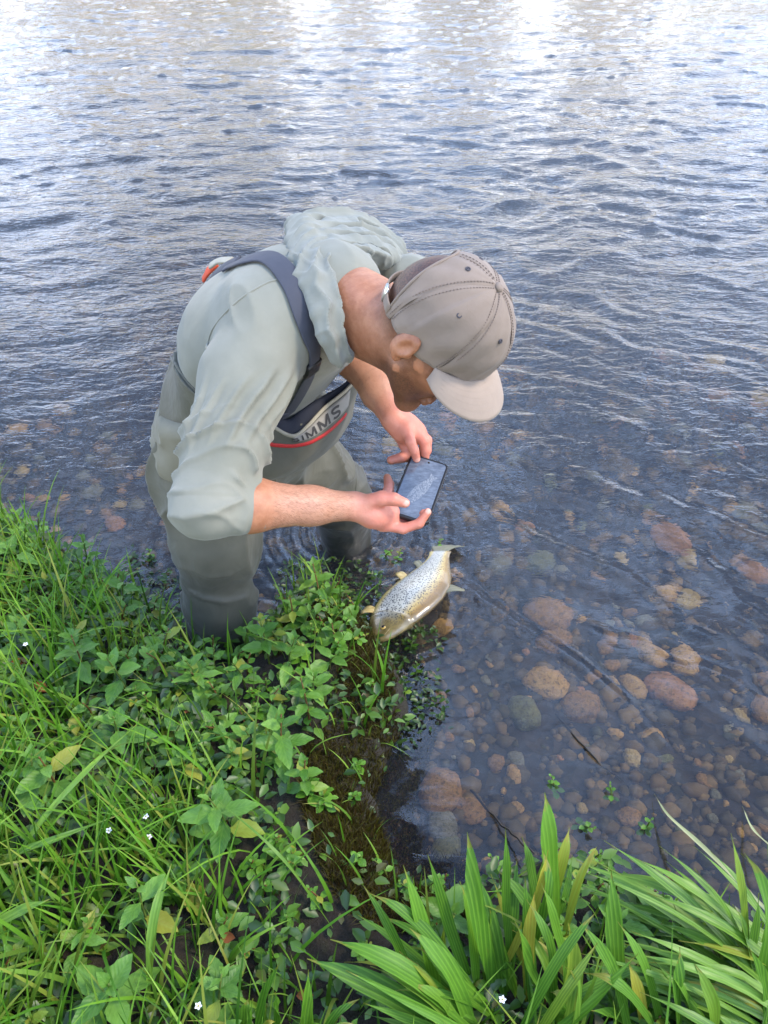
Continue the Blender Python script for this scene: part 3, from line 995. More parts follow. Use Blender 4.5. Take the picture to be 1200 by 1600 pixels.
# back and chest: long soft pulls towards the shoulder
P2 = np.stack([V @ nrm([.6, -.2, .7]) * 20, V @ nrm([.5, .8, 0]) * 6, V @ nrm([.5, -.3, -.6]) * 6], 1)
f3 = (1 - np.abs(vnoise(P2, 5))) ** 4
dsp = dsp + (1 - onarm * .8) * .0075 * f3 * sstep(-.1, .5, vnoise(V * 5, 77) + .15)
cufd = sstep(-.045, -.022, (V - cuffP) @ armax) * sstep(.075, .055, cap_sd(V, ER, WR, 0, 0))
dsp = np.maximum(dsp, -.003) * (1 - cufd) + .002 * fbm(V * 14, 21, 3) * (1 - cufd)
V = V + N * dsp[:, None]
shirt = obj('shirt', V, F, m_shirt, person)
shirtB = BVHTree.FromPolygons([tuple(x) for x in V], [tuple(int(i) for i in q) for q in F])

def ray(B, px, py, off=0.0):
    o = Vector(CAMP); d = Vector(W(px, py, 1.0) - CAMP).normalized()
    h = B.ray_cast(o, d)
    if h[0] is None: return None, None
    nn = np.array(h[1])
    if nn @ np.array(d) > 0: nn = -nn
    return np.array(h[0]) + nn * off, nn

def on_surface(B, pts, n, off):
    P, Nn = [], []
    pp = bez([(x, y, 0) for x, y in pts], n)
    for x, y, _ in pp:
        p, nn = ray(B, x, y, off)
        if p is not None: P.append(p); Nn.append(nn)
    P = np.array(P); Nn = np.array(Nn)
    for _ in range(2):
        P[1:-1] = .5 * P[1:-1] + .25 * (P[:-2] + P[2:])
        Nn[1:-1] = .5 * Nn[1:-1] + .25 * (Nn[:-2] + Nn[2:])
    return P, Nn

def ribbon(P, Nn, width, thick):
    """flat band with rounded section along P lying on normals Nn"""
    m = len(P); T = np.gradient(P, axis=0)
    width = np.full(m, width) if np.isscalar(width) else np.interp(np.linspace(0, 1, m), np.linspace(0, 1, len(width)), width)
    V = []
    prof = [(-1, 0), (-.96, .8), (-.85, 1), (0, 1.15), (.85, 1), (.96, .8), (1, 0), (.9, -.6), (-.9, -.6)]
    for i in range(m):
        t = nrm(T[i]); nn = nrm(Nn[i] - t * (Nn[i] @ t)); s = np.cross(t, nn)
        for a, h in prof:
            V.append(P[i] + s * a * width[i] / 2 + nn * h * thick)
    k = len(prof); Fc = []
    for i in range(m - 1):
        for j in range(k):
            a0 = i * k + j; b0 = i * k + (j + 1) % k
            Fc.append((a0, a0 + k, b0 + k, b0))
    Fc.append(tuple(range(k))); Fc.append(tuple((m - 1) * k + j for j in range(k - 1, -1, -1)))
    return V, Fc

m_seam = simple_mat('seam_thread', sg(150, 154, 142), .85, 200, .1)
for pts in ([(322, 545), (335, 510), (372, 470), (415, 443), (440, 436)],):
    P, Nn = on_surface(shirtB, pts, 40, .0)
    v, f = tube(P, .0019, 6); obj('shoulder_seam', v, f, m_shirt, shirt)
# cuff band with two stitch lines
cv = []
cc = cuffP - armax * .012
a1 = nrm(np.cross(armax, [0, 0, 1])); a2 = np.cross(armax, a1)
ringpath = lambda c, r: [c + r * (math.cos(t) * a1 + math.sin(t) * a2) for t in np.linspace(0, 2 * math.pi, 33)]
prof = [(-.026, .0440), (-.024, .0468), (-.012, .0462), (-.002, .0456), (.004, .0450), (.0055, .0435), (.004, .0395), (-.004, .0380)]
cvs, cfs = [], []
for dx, rr in prof:
    for t in np.linspace(0, 2 * math.pi, 41)[:-1]:
        w_ = rr + .0008 * math.sin(5 * t + dx * 90)
        cvs.append(cuffP + armax * (dx + .0012 * math.sin(3 * t)) + w_ * (math.cos(t) * a1 + math.sin(t) * a2))
for i in range(len(prof) - 1):
    for k in range(40):
        cfs.append((i * 40 + k, i * 40 + (k + 1) % 40, (i + 1) * 40 + (k + 1) % 40, (i + 1) * 40 + k))
cuff = obj('cuff', cvs, cfs, m_shirt, shirt)
for dx in (-.018, -.014):
    v, f = tube(ringpath(cuffP + armax * dx, .0469), .0007, 5, False); obj('cuff_stitch', v, f, m_seam, shirt)

# ------------------------------------------------------------------ hood
arcs = [
  ([(521, 562, 1.268), (503, 517, 1.240), (484, 452, 1.250), (465, 402, 1.312), (462, 362, 1.40), (500, 344, 1.50), (560, 356, 1.56), (612, 392, 1.60)], (.006, .010, .011, .014, .016, .018, .022, .024)),
  ([(526, 563, 1.270), (508, 512, 1.236), (492, 446, 1.246), (476, 400, 1.306), (480, 368, 1.38), (520, 358, 1.47), (575, 372, 1.53), (618, 402, 1.57)], (.006, .009, .010, .013, .015, .018, .020, .022)),
  ([(532, 563, 1.274), (514, 508, 1.236), (500, 442, 1.248), (487, 398, 1.310), (498, 376, 1.38), (540, 370, 1.45), (588, 384, 1.50), (622, 410, 1.54)], (.006, .009, .010, .013, .015, .017, .018, .018)),
  ([(538, 559, 1.280), (521, 505, 1.240), (508, 444, 1.254), (500, 404, 1.308), (516, 385, 1.37), (556, 382, 1.43), (598, 396, 1.48), (624, 416, 1.51)], (.006, .009, .010, .012, .014, .015, .015, .014)),
  ([(545, 556, 1.288), (528, 507, 1.248), (516, 448, 1.260), (513, 410, 1.305), (532, 394, 1.36), (566, 394, 1.41), (602, 406, 1.46)], (.006, .008, .009, .011, .012, .012, .012)),
  ([(552, 552, 1.300), (535, 512, 1.262), (525, 455, 1.266), (527, 418, 1.300), (545, 404, 1.345), (572, 404, 1.39)], (.005, .0065, .0075, .009, .010, .010)),
]
def hood_sd(P):
    d = None
    for pts, rr in arcs:
        w = bez([W(*p) for p in pts], 11)
        r2 = np.interp(np.linspace(0, 1, 11), np.linspace(0, 1, len(rr)), rr)
        c = chain_sd(P, w, r2, .006)
        d = c if d is None else smin(d, c, .0065)
    d = smin(d, cap_sd(P, W(476, 342, 1.42), W(478, 372, 1.36), .008, .020), .012)
    d = smin(d, chain_sd(P, [W(455, 372, 1.37), W(470, 348, 1.42), W(500, 338, 1.48), W(545, 350, 1.54)], (.008, .007, .007, .008), .005), .006)
    d = smax(d, -(smin(neck_sd(P), torso_sd(P), .02) - .004), .004)
    return d
V, F = polygonise(hood_sd, (-.30, 1.0, .70), (.20, 1.75, 1.30), .0030)
V = relax(V, F, 1, .4)
N = vnormals(V, F)
wq = np.stack([V @ nrm([.7, .7, .1]) * 26 + fbm(V * 10, 4, 2) * 1.0, V @ nrm([.4, -.5, .7]) * 7, V @ nrm([-.5, .4, .7]) * 10], 1)
iw = bez([W(*p) for p in arcs[5][0]] + [W(602, 412, 1.45)], 14)
qd = chain_sd(V, iw, [0] * 14, .01) + .010 * fbm(V * 9, 44, 2)
fo = (1 - np.abs(np.sin(math.pi * qd / .019))) ** 1.6
V = V + N * (.0095 * fo * (.35 + .65 * sstep(-.3, .3, vnoise(V * 9, 45))) + .005 * (1 - np.abs(vnoise(wq, 31))) ** 4)[:, None]
hood = obj('hood', V, F, m_hood, shirt)

# ------------------------------------------------------------------ waders
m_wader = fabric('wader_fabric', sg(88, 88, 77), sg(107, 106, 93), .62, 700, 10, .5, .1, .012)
m_wader2 = fabric('wader_panel', sg(84, 85, 77), sg(100, 100, 90), .65, 700, 12, .3, .1)
def wet(m, z0, z1, dark):  # lower legs darker: wet cloth plus painted shade from the body above
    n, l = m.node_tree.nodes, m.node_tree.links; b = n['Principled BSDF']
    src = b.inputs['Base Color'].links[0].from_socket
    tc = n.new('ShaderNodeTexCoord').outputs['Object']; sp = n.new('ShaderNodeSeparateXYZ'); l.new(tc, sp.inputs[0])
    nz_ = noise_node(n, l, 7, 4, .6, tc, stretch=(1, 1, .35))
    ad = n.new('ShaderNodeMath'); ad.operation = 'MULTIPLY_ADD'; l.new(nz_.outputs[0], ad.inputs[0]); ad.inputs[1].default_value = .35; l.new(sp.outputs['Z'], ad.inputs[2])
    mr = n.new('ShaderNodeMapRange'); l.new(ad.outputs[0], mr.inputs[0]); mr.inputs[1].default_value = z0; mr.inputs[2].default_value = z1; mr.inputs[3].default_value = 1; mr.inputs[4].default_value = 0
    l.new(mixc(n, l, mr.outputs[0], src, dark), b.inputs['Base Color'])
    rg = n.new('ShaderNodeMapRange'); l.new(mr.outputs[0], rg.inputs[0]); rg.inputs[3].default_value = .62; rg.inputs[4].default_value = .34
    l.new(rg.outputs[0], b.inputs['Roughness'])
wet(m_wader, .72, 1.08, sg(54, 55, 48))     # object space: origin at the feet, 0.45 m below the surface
pA = W(265, 535, 1.5); pB = W(310, 615, 1.42); pC = W(418, 662, 1.5)
pn = nrm(np.cross(pB - pA, pC - pA)); pn = pn if pn[2] > 0 else -pn
def wader_sd(P):
    d = torso_sd(P, .025)
    d = smin(d, ell_sd(P, Hc + nrm([-.5, .2, -.2]) * .05, np.eye(3), (.135, .16, .14)), .06)
    d = smax(d, (P - pA) @ pn, .006)
    for Hj, K, A, rk in ((HR_, KR, AR, .072), (HL_, KL, AL, .080)):
        d = smin(d, chain_sd(P, [Hj, Hj + (K - Hj) * .5, K, K + (A - K) * .5, A], (.108, .092, rk, .064, .06), .05), .05)
    for K, A in ((KR, AR), (KL, AL)):
        toe = A + nrm(np.array([.7, -.6, 0])) * .18
        d = smin(d, cap_sd(P, A + np.array([0, 0, -.02]), toe + np.array([0, 0, -.02]), .06, .045), .04)
    return d
    d = smin(d, chain_sd(P, [W(236, 685, 1.68), W(247, 706, 1.64), W(270, 716, 1.58), W(300, 718, 1.54)], (.016, .022, .020, .012), .02), .02)
    return d
V, F = polygonise(wader_sd, (-.66, 1.0, -.50), (.10, 2.0, .95), .0052)
V = relax(V, F, 1, .4)
N = vnormals(V, F)
P2 = np.stack([V[:, 0] * 8, V[:, 1] * 8, V[:, 2] * 3.2 + fbm(V * 5, 2, 2)], 1)
f1 = (1 - np.abs(vnoise(P2, 12))) ** 4
kneez = np.exp(-((V[:, 2] - .2) / .14) ** 2)
P3 = np.stack([V[:, 0] * 5, V[:, 1] * 5, V[:, 2] * 16 + 1.5 * fbm(V * 6, 5, 2)], 1)
f2 = (1 - np.abs(vnoise(P3, 13))) ** 4
V = V + N * (.018 * f1 + .007 * f2 * (kneez + .3) + .006 * fbm(V * 9, 6, 3) - .006)[:, None]
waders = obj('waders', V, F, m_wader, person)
waderB = BVHTree.FromPolygons([tuple(x) for x in V], [tuple(int(i) for i in q) for q in F])
for pts in ([(548, 690), (556, 730), (556, 775)],):
    P, Nn = on_surface(waderB, pts, 24, .0)
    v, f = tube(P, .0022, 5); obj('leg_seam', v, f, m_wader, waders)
def waist_sd(P):
    d = torso_sd(P, .046)
    d = smax(d, (P[:, 2] - .665) + .25 * (P[:, 1] - 1.43), .03)
    return smax(d, .572 - P[:, 2], .022)
V2, F2 = polygonise(waist_sd, (-.66, 1.05, .50), (.02, 1.80, .80), .0050)
N2 = vnormals(V2, F2)
V2 = V2 + N2 * (.008 * (1 - np.abs(vnoise(V2 * np.array([9, 9, 30]), 51))) ** 3 + .003 * fbm(V2 * 12, 52, 2))[:, None]
obj('waist_fold', V2, F2, fabric('wader_fold', sg(114, 112, 95), sg(131, 128, 110), .75, 900, 12, .4, .1), waders)
# rolled top edge of the wader back
edge = []
P, Nn = on_surface(waderB, [(262, 545), (275, 572), (292, 598), (312, 618), (330, 630)], 24, .002)
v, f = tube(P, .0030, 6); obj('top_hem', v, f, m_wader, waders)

# ---- bib hanging forward from the chest
def sheet(rows, nu, nv):
    Rw = [bez([W(*p) for p in r], nu) for r in rows]
    G = np.array([bez([r[i] for r in Rw], nv) for i in range(nu)])   # nu x nv x 3
    return G
def grid_obj(name, G, mat, parent, thick=.002, wob=0.0, seed=0):
    nu, nv = G.shape[:2]
    du = np.gradient(G, axis=0); dv = np.gradient(G, axis=1)
    Nn = np.cross(du, dv); Nn /= np.linalg.norm(Nn, axis=2)[:, :, None]
    vw = G - CAMP
    if (Nn * vw).sum() > 0: Nn = -Nn
    flip = 0
    if wob:
        G = G + Nn * (wob * fbm(G.reshape(-1, 3) * 16, seed, 3).reshape(nu, nv))[:, :, None]
    A = (G + Nn * thick / 2).reshape(-1, 3); Bk = (G - Nn * thick / 2).reshape(-1, 3)
    V = np.vstack([A, Bk]); o = nu * nv; F = []
    for i in range(nu - 1):
        for j in range(nv - 1):
            a = i * nv + j; b_ = a + nv
            F.append((a, b_, b_ + 1, a + 1)); F.append((o + a + 1, o + b_ + 1, o + b_, o + a))
    for i in range(nu - 1):
        for j in (0, nv - 1):
            a = i * nv + j; b_ = a + nv
            F.append((a, o + a, o + b_, b_) if j == 0 else (b_, o + b_, o + a, a))
    for j in range(nv - 1):
        for i in (0, nu - 1):
            a = i * nv + j
            F.append((a, a + 1, o + a + 1, o + a) if i == 0 else (o + a, o + a + 1, a + 1, a))
    return obj(name, V, F, mat, parent), G, Nn
row0 = [(410, 652, 1.44), (428, 667, 1.465), (447, 678, 1.49), (462, 680, 1.51), (480, 666, 1.54), (507, 637, 1.575), (539, 611, 1.61), (566, 582, 1.65)]
row1 = [(402, 684, 1.45), (420, 691, 1.475), (440, 694, 1.50), (463, 694, 1.525), (490, 687, 1.55), (516, 669, 1.585), (537, 648, 1.62), (558, 612, 1.66)]
row2 = [(376, 742, 1.47), (400, 742, 1.50), (424, 741, 1.525), (452, 733, 1.55), (484, 713, 1.58), (512, 690, 1.61), (532, 668, 1.65), (552, 638, 1.69)]
row3 = [(380, 752, 1.53), (402, 752, 1.56), (426, 750, 1.59), (455, 740, 1.62), (486, 722, 1.65), (514, 702, 1.68), (532, 682, 1.71), (550, 650, 1.74)]
G = sheet([row0, row1, row2, row3], 48, 24)
bib, Gb, Nb = grid_obj('bib', G, m_wader2, waders, .004, .003, 3)
# navy lining seen inside the sagging top
m_navy = simple_mat('navy_lining', sg(34, 40, 56), .8, 40, .2)
rowi = [(424, 640, 1.48), (440, 652, 1.50), (452, 655, 1.52), (468, 643, 1.54), (486, 630, 1.565), (507, 617, 1.59), (539, 598, 1.625), (563, 568, 1.66)]
Gl = sheet([[(x, y + 1.5, d + .006) for x, y, d in row0], rowi], 40, 5)
grid_obj('lining', Gl, m_navy, waders, .003)
# pale binding along the bib top, red zip below the lettering
m_bind = simple_mat('pale_binding', sg(168, 166, 152), .8, 100, .1)
m_red = simple_mat('red_zip', sg(196, 44, 46), .55, 300, .15, .4)
v, f = ribbon(Gb[:, 0], Nb[:, 0], .007, .0028); obj('binding', v, f, m_bind, bib)
jz = 8
v, f = ribbon(Gb[2:42, jz] + Nb[2:42, jz] * .002, Nb[2:42, jz], .0075, .0016); obj('zip_flap', v, f, m_red, bib)
m_dark = simple_mat('dark_plastic', sg(40, 40, 42), .45, 100, .1)
pz = Gb[4, jz + 1] + Nb[4, jz + 1] * .004
v, f = tube([pz, pz + (Gb[4, jz + 3] - Gb[4, jz]) * .7], .0022, 6); obj('zip_pull', v, f, m_dark, bib)
# lettering panel and text
m_panel = simple_mat('label_panel', sg(150, 150, 146), .75, 60, .08)
pg = Gb[18:43, 1:7] + Nb[18:43, 1:7] * .0028
panel, _, _ = grid_obj('logo_panel', pg, m_panel, bib, .001)
def stroke(pts, w_):
    """flat pen stroke in the unit letter box"""
    P = np.array(pts, float); T = np.gradient(P, axis=0); T /= np.linalg.norm(T, axis=1)[:, None]
    Nn_ = np.stack([-T[:, 1], T[:, 0]], 1) * w_ / 2
    V_ = np.vstack([P + Nn_, P - Nn_]); m_ = len(P)
    return V_, [(i, i + 1, m_ + i + 1, m_ + i) for i in range(m_ - 1)]
def arc2(cx, cy, rx, ry, a0, a1, n_=9): return [(cx + rx * math.cos(R(t)), cy + ry * math.sin(R(t))) for t in np.linspace(a0, a1, n_)]
LET = {'S': (1.0, [arc2(.5, .74, .40, .18, 20, 180) + arc2(.5, .74, .40, .24, 190, 270, 5) + arc2(.5, .26, .40, .24, 90, -20, 7) + arc2(.5, .26, .40, .18, -30, -160, 8)]),
       'I': (.42, [[(.21, 0), (.21, .5), (.21, 1)]]),
       'M': (1.25, [[(.12, 0), (.12, .5), (.12, 1)], [(1.13, 0), (1.13, .5), (1.13, 1)], [(.14, .98), (.38, .5), (.625, .06)], [(1.11, .98), (.87, .5), (.625, .06)]])}
tv, tf_, adv = [], [], 0
for ch in 'SIMMS':
    wd_l, strokes = LET[ch]
    for st in strokes:
        v_, f_ = stroke(st, .22)
        b0_ = len(tv); tv += [(x_ + adv, y_) for x_, y_ in v_]; tf_ += [tuple(i + b0_ for i in q) for q in f_]
    adv += wd_l + .28
tv = np.array(tv); tv[:, 0] /= adv - .28
tu, tw = tv[:, 0], tv[:, 1]
gu = 17.5 + tu * 20.5; gv = 2.0 + (1 - tw) * 3.6
def bil(G, u, v):
    i = np.clip(np.floor(u).astype(int), 0, G.shape[0] - 2); j = np.clip(np.floor(v).astype(int), 0, G.shape[1] - 2)
    a = (u - i)[:, None]; b_ = (v - j)[:, None]
    return (G[i, j] * (1 - a) + G[i + 1, j] * a) * (1 - b_) + (G[i, j + 1] * (1 - a) + G[i + 1, j + 1] * a) * b_
tp = bil(Gb, gu, gv) + bil(Nb, gu, gv) * .0043
m_ink = simple_mat('black_print', sg(38, 38, 40), .6, 100, .1)
obj('lettering', tp, tf_, m_ink, bib, smooth=False)

# ------------------------------------------------------------------ straps
m_strap = fabric('strap_webbing', sg(62, 66, 78), sg(76, 80, 92), .75, 1500, 30, .12, .05)
P, Nn = on_surface(shirtB, [(352, 424), (385, 409), (423, 406), (457, 443), (473, 485), (484, 523), (489, 545), (486, 573), (467, 615), (447, 645)], 60, .004)
P = np.vstack([P, [W(430, 655, 1.47)]]); Nn = np.vstack([Nn, Nn[-1:]])
v, f = ribbon(P, Nn, [.030, .036, .040, .040, .040, .034, .026, .024, .024, .026], .0026); strap = obj('shoulder_strap', v, f, m_strap, waders)
k = 44
v, f = ribbon(P[k:k + 4], Nn[k:k + 4], .034, .005); obj('strap_slider', v, f, m_dark, strap)
m_orange = simple_mat('orange_fabric', sg(212, 86, 54), .8, 60, .15)
# strap end and tabs behind the far shoulder
for (pts, mt, nm, w_) in (([(318, 437, 1.53), (326, 424, 1.52), (338, 412, 1.52)], m_orange, 'orange_tab', .022),
                         ([(328, 416, 1.50), (342, 408, 1.49), (360, 407, 1.47)], m_bind, 'pale_tab', .020),
                         ([(334, 430, 1.47), (350, 418, 1.45), (372, 408, 1.43)], m_strap, 'back_strap', .034),
                         ([(420, 392, 1.46), (440, 388, 1.46), (452, 390, 1.46)], m_orange, 'orange_loop', .016)):
    Pq = bez([W(*p) for p in pts], 10); Nq = np.tile(nrm(cvec(-.2, .6, .7)), (10, 1))
    v, f = ribbon(Pq, Nq, w_, .003); obj(nm, v, f, mt, waders)

# ------------------------------------------------------------------ cap
m_cap = fabric('cap_twill', sg(126, 114, 104), sg(147, 134, 123), .85, 1300, 40, .18, .1)
m_capin = simple_mat('cap_lining', sg(52, 48, 50), .9, 80, .2)
m_stitch = simple_mat('cap_stitch', sg(122, 108, 100), .9, 300, .1)
m_eye = simple_mat('eyelet_metal', sg(64, 62, 70), .5, 100, .1)
CC = hd(0, -.008, .034)
def capdir(phi, el): # phi: 0 front, + towards wearer's right
    return np.array([math.sin(phi) * math.cos(el), math.cos(phi) * math.cos(el), math.sin(el)])
def cap_edge(phi):   # elevation of the crown's lower edge
    return R(-14 + 16 * math.cos(phi)) - R(4) * (1 - abs(math.cos(phi)))
def cap_pt(phi, s, off=0.0):
    e0 = cap_edge(phi); el = e0 + (math.pi / 2 - e0) * s
    d = capdir(phi, el)
    rr = np.array([.0818 + off, .1048 + off, .1065 + off])
    sag = 1 + .015 * math.sin(phi * 3 + 1) * math.cos(el) + .012 * math.sin(9 * s + phi * 2)
    boxy = 1 + .06 * math.exp(-((s - .45) / .3) ** 2) * (math.cos(phi) > -.2)
    return CC + (d * rr * sag * boxy) @ HM
def arch(phi):
    a = abs((phi + math.pi) % (2 * math.pi) - math.pi); a = math.pi - a     # angle from the back
    w_ = R(52)
    return .62 * math.sqrt(max(0.0, 1 - (a / w_) ** 2)) if a < w_ else 0.0
def cap_s(phi, t): s0 = arch(phi); return s0 + (.996 - s0) * t
vs_, fs_ = [], []
nu, nv = 96, 18
for i in range(nu):
    for j in range(nv + 1):
        phi = 2 * math.pi * i / nu; vs_.append(cap_pt(phi, cap_s(phi, j / nv), -.0085))
for i in range(nu):
    for j in range(nv):
        a = i * (nv + 1) + j; b_ = ((i + 1) % nu) * (nv + 1) + j
        fs_.append((a, b_, b_ + 1, a + 1))
cap = obj('cap', vs_, fs_, m_capin, person)
cap['label'] = 'faded taupe baseball cap with stitched panels'
for pnl in range(6):
    p0 = pnl * R(60); nu2, nv2 = 26, 26
    vs_, fs_ = [], []
    for lay in (0, 1):
        for i in range(nu2 + 1):
            for j in range(nv2 + 1):
                x = i / nu2; phi = p0 + x * R(60); s = cap_s(phi, j / nv2)
                puff = -.0013 * math.exp(-(min(x, 1 - x) * (1 - s + .05) * R(60) * .1 / .0035) ** 2) if lay == 0 else -.0035
                ripple = (.0016 * math.sin(x * 14 + pnl * 3 + s * 7) + .0012 * math.sin(s * 21 + x * 5 + pnl)) * (1 - s) if lay == 0 else 0
                vs_.append(cap_pt(phi, s, puff + ripple))
    o2 = (nu2 + 1) * (nv2 + 1)
    for i in range(nu2):
        for j in range(nv2):
            a = i * (nv2 + 1) + j; b_ = a + nv2 + 1
            fs_.append((a, a + 1, b_ + 1, b_)); fs_.append((o2 + a, o2 + b_, o2 + b_ + 1, o2 + a + 1))
            if j == 0: fs_.append((a, b_, o2 + b_, o2 + a))
    obj('panel', vs_, fs_, m_cap, cap)
    pe = cap_pt(p0 + R(30), .52 if pnl not in (2, 3) else .74, .0005); ne = nrm(pe - CC)
    t_ = nrm(np.cross(ne, hU)); b2 = np.cross(ne, t_)
    v, f = tube([pe + .0032 * (math.cos(a) * t_ + math.sin(a) * b2) for a in np.linspace(0, 2 * math.pi, 13)], .0011, 6, False)
    v2, f2_ = tube([pe - ne * .002, pe + ne * .0002], .003, 10)
    v, f = merge([(v, f), (v2, f2_)]); obj('eyelet', v, f, m_eye, cap)
    parts = []
    for sd in (-1, 1):
        for s in np.arange(.04 if pnl != 3 else .66, .93, .026):
            w_ = .0045 / (.1 * max(math.cos(s * 1.5), .12))
            a = cap_pt(p0 + sd * w_, s, .0004); c_ = cap_pt(p0 + sd * w_, s + .014, .0004)
            parts.append(tube([a, c_], .0007, 4))
    v, f = merge(parts); obj('seam_stitch', v, f, m_stitch, cap)
P = np.array([cap_pt(math.pi + x, arch(math.pi + x) + .004, .0) for x in np.linspace(-R(51.9), R(51.9), 60)])
v, f = tube(P, .0024, 6); obj('opening_hem', v, f, m_cap, cap)
pt = cap_pt(0, 1.0, 0); vb, fb = tube([pt - hU * .003, pt + hU * .001, pt + hU * .0035, pt + hU * .0045], [.0075, .0075, .006, .002], 12); obj('button', vb, fb, m_cap, cap)
# brim
nu, nv = 36, 14
Gm = np.zeros((nu, nv, 3))
for i in range(nu):
    x = -1 + 2 * i / (nu - 1)
    phi = x * R(62)
    root = cap_pt(phi, .015, -.001)
    length = .067 * math.sqrt(max(0, 1 - (abs(x) ** 2.6) * .97))
    dr = capdir(phi * .55, R(-9)) @ HM
    for j in range(nv):
        t = j / (nv - 1)
        droop = -.012 * t * abs(x) ** 2 - .006 * t * t
        Gm[i, j] = root + dr * length * t + hU * (droop + .004 * math.sin(t * math.pi) * (1 - x * x))
m_brim = fabric('brim_twill', sg(150, 136, 124), sg(167, 153, 140), .85, 1300, 40, .1, .1)
brim, Gm2, Nm = grid_obj('brim', Gm, m_brim, cap, .0042)
parts = []
for j in range(2, nv - 1, 2):
    parts.append(tube(Gm2[2:-2, j] + Nm[2:-2, j] * .0019, .0004, 4))
v, f = merge(parts); obj('brim_stitch', v, f, m_brim, brim)
# rear strap across the opening
P = np.array([cap_pt(math.pi + x, .045, .001) for x in np.linspace(-R(54), R(54), 20)])
Nn = np.array([nrm(p - CC) for p in P])
v, f = ribbon(P, Nn, .018, .0018); rs = obj('rear_strap', v, f, m_cap, cap)
v, f = ribbon(P[3:6], Nn[3:6], .024, .0035); obj('buckle', v, f, simple_mat('buckle_metal', (.55, .55, .55), .3, 60, .1, metallic=.9), rs)

# ------------------------------------------------------------------ arm hair
rng = np.random.RandomState(4)
m_hair = simple_mat('arm_hair', sg(104, 70, 52), .6, 100, .2)
def arm_hair(E, Wr, cnt, t0, t1, nm):
    a = nrm(Wr - E)
    N = vnormals(bodyV, bodyF)
    t = (bodyV - E) @ (Wr - E) / ((Wr - E) @ (Wr - E))
    m = (t > t0) & (t < t1) & (cap_sd(bodyV, E, Wr, 0, 0) < .06) & (N @ (-FWD) > -.2)
    ids = np.where(m)[0]
    ids = rng.choice(ids, min(cnt, len(ids)), replace=False)
    V, F = [], []
    for i in ids:
        p, nn = bodyV[i], N[i]
        s = nrm(np.cross(nn, a)); d = nrm(a * .8 + s * rng.uniform(-.9, .3) + nn * .22)
        L = rng.uniform(.004, .010); w = s * .00009
        b_ = len(V)
        c1 = p + d * L * .5 + nn * .0006; c2 = p + d * L - nn * .0008
        V += [p - w, p + w, c1 + w, c1 - w, c2]
        F += [(b_, b_ + 1, b_ + 2, b_ + 3), (b_ + 3, b_ + 2, b_ + 4)]
    o = obj(nm, V, F, m_hair, person); o['kind'] = 'stuff'
arm_hair(ER, WR, 1500, .38, .95, 'arm_hair')
arm_hair(EL, WL, 600, .35, .98, 'arm_hair')
# ================================================================== PHONE
# held screen-up between both hands
phc = (W(645, 715, 1.462) + W(697, 738, 1.448) + W(664, 811, 1.362) + W(612, 797, 1.376)) / 4
pX = W(697, 738, 1.448) - W(645, 715, 1.462); pY = W(645, 715, 1.462) - W(612, 797, 1.376)
pY = nrm(pY); pX = nrm(pX - pY * pX.dot(pY)); pZ = np.cross(pX, pY)
phone = thing('phone', 'black cased phone with a fish picture on its screen, held in both hands', 'phone', tuple(phc))
def pp(x, y, z): return phc + pX * x + pY * y + pZ * z
def rounded(w, h, r, n=6):
    o = []
    for cx, cy, a0 in ((w - r, h - r, 0), (-w + r, h - r, 90), (-w + r, -h + r, 180), (w - r, -h + r, 270)):
        for k in range(n + 1):
            a = R(a0 + 90 * k / n); o.append((cx + r * math.cos(a), cy + r * math.sin(a)))
    return o
def slab(w, h, r, zs):
    V, F = [], []
    n = None
    for z, ins in zs:
        ring = rounded(w - ins, h - ins, max(r - ins, .001))
        n = len(ring); V += [pp(x, y, z) for x, y in ring]
    for k in range(len(zs) - 1):
        for i in range(n):
            a = k * n + i; b_ = k * n + (i + 1) % n
            F.append((a, b_, b_ + n, a + n))
    F.append(tuple(range(n - 1, -1, -1))); F.append(tuple((len(zs) - 1) * n + i for i in range(n)))
    return V, F
m_case = simple_mat('phone_case', srgb(24, 25, 30), .45, 60, .1)
v, f = slab(.0375, .0765, .010, [(-.006, .002), (-.0045, 0), (.0035, 0), (.0048, .0012), (.0048, .0028), (.0038, .003)])
obj('case', v, f, m_case, phone)
m_scr, n, l, b = nt('phone_screen')
tc = n.new('ShaderNodeTexCoord').outputs['Object']
sep = n.new('ShaderNodeSeparateXYZ')
# screen picture: grey water with a pale speckled fish
mp = n.new('ShaderNodeVectorTransform')
t = noise_node(n, l, 60, 5, .7, tc, stretch=(1, 2.5, 1))
pic = ramp(n, l, t.outputs[0], [(.3, srgb(62, 68, 80)), (.7, srgb(96, 104, 116))])
l.new(pic.outputs[0], b.inputs['Base Color']); b.inputs['Roughness'].default_value = .08
l.new(pic.outputs[0], b.inputs['Emission Color']); b.inputs['Emission Strength'].default_value = .10
v = [pp(x, y, .0044) for x, y in rounded(.0335, .0722, .007)]
scr = obj('screen', v, [tuple(range(len(v)))], m_scr, phone, smooth=False)
m_sf, n, l, b = nt('screen_fish')
tc = n.new('ShaderNodeTexCoord').outputs['Object']
t = noise_node(n, l, 400, 3, .6, tc)
pic = ramp(n, l, t.outputs[0], [(.42, srgb(82, 88, 98)), (.58, srgb(116, 121, 128))])
l.new(pic.outputs[0], b.inputs['Base Color']); b.inputs['Roughness'].default_value = .1
l.new(pic.outputs[0], b.inputs['Emission Color']); b.inputs['Emission Strength'].default_value = .10
out = []
ca, sa = math.cos(R(70)), math.sin(R(70))
prof = [(-.045, .000), (-.038, .007), (-.02, .0115), (.0, .012), (.02, .008), (.032, .004), (.045, .009), (.042, 0), (.045, -.009), (.032, -.004), (.02, -.008), (.0, -.011), (-.02, -.010), (-.038, -.006)]
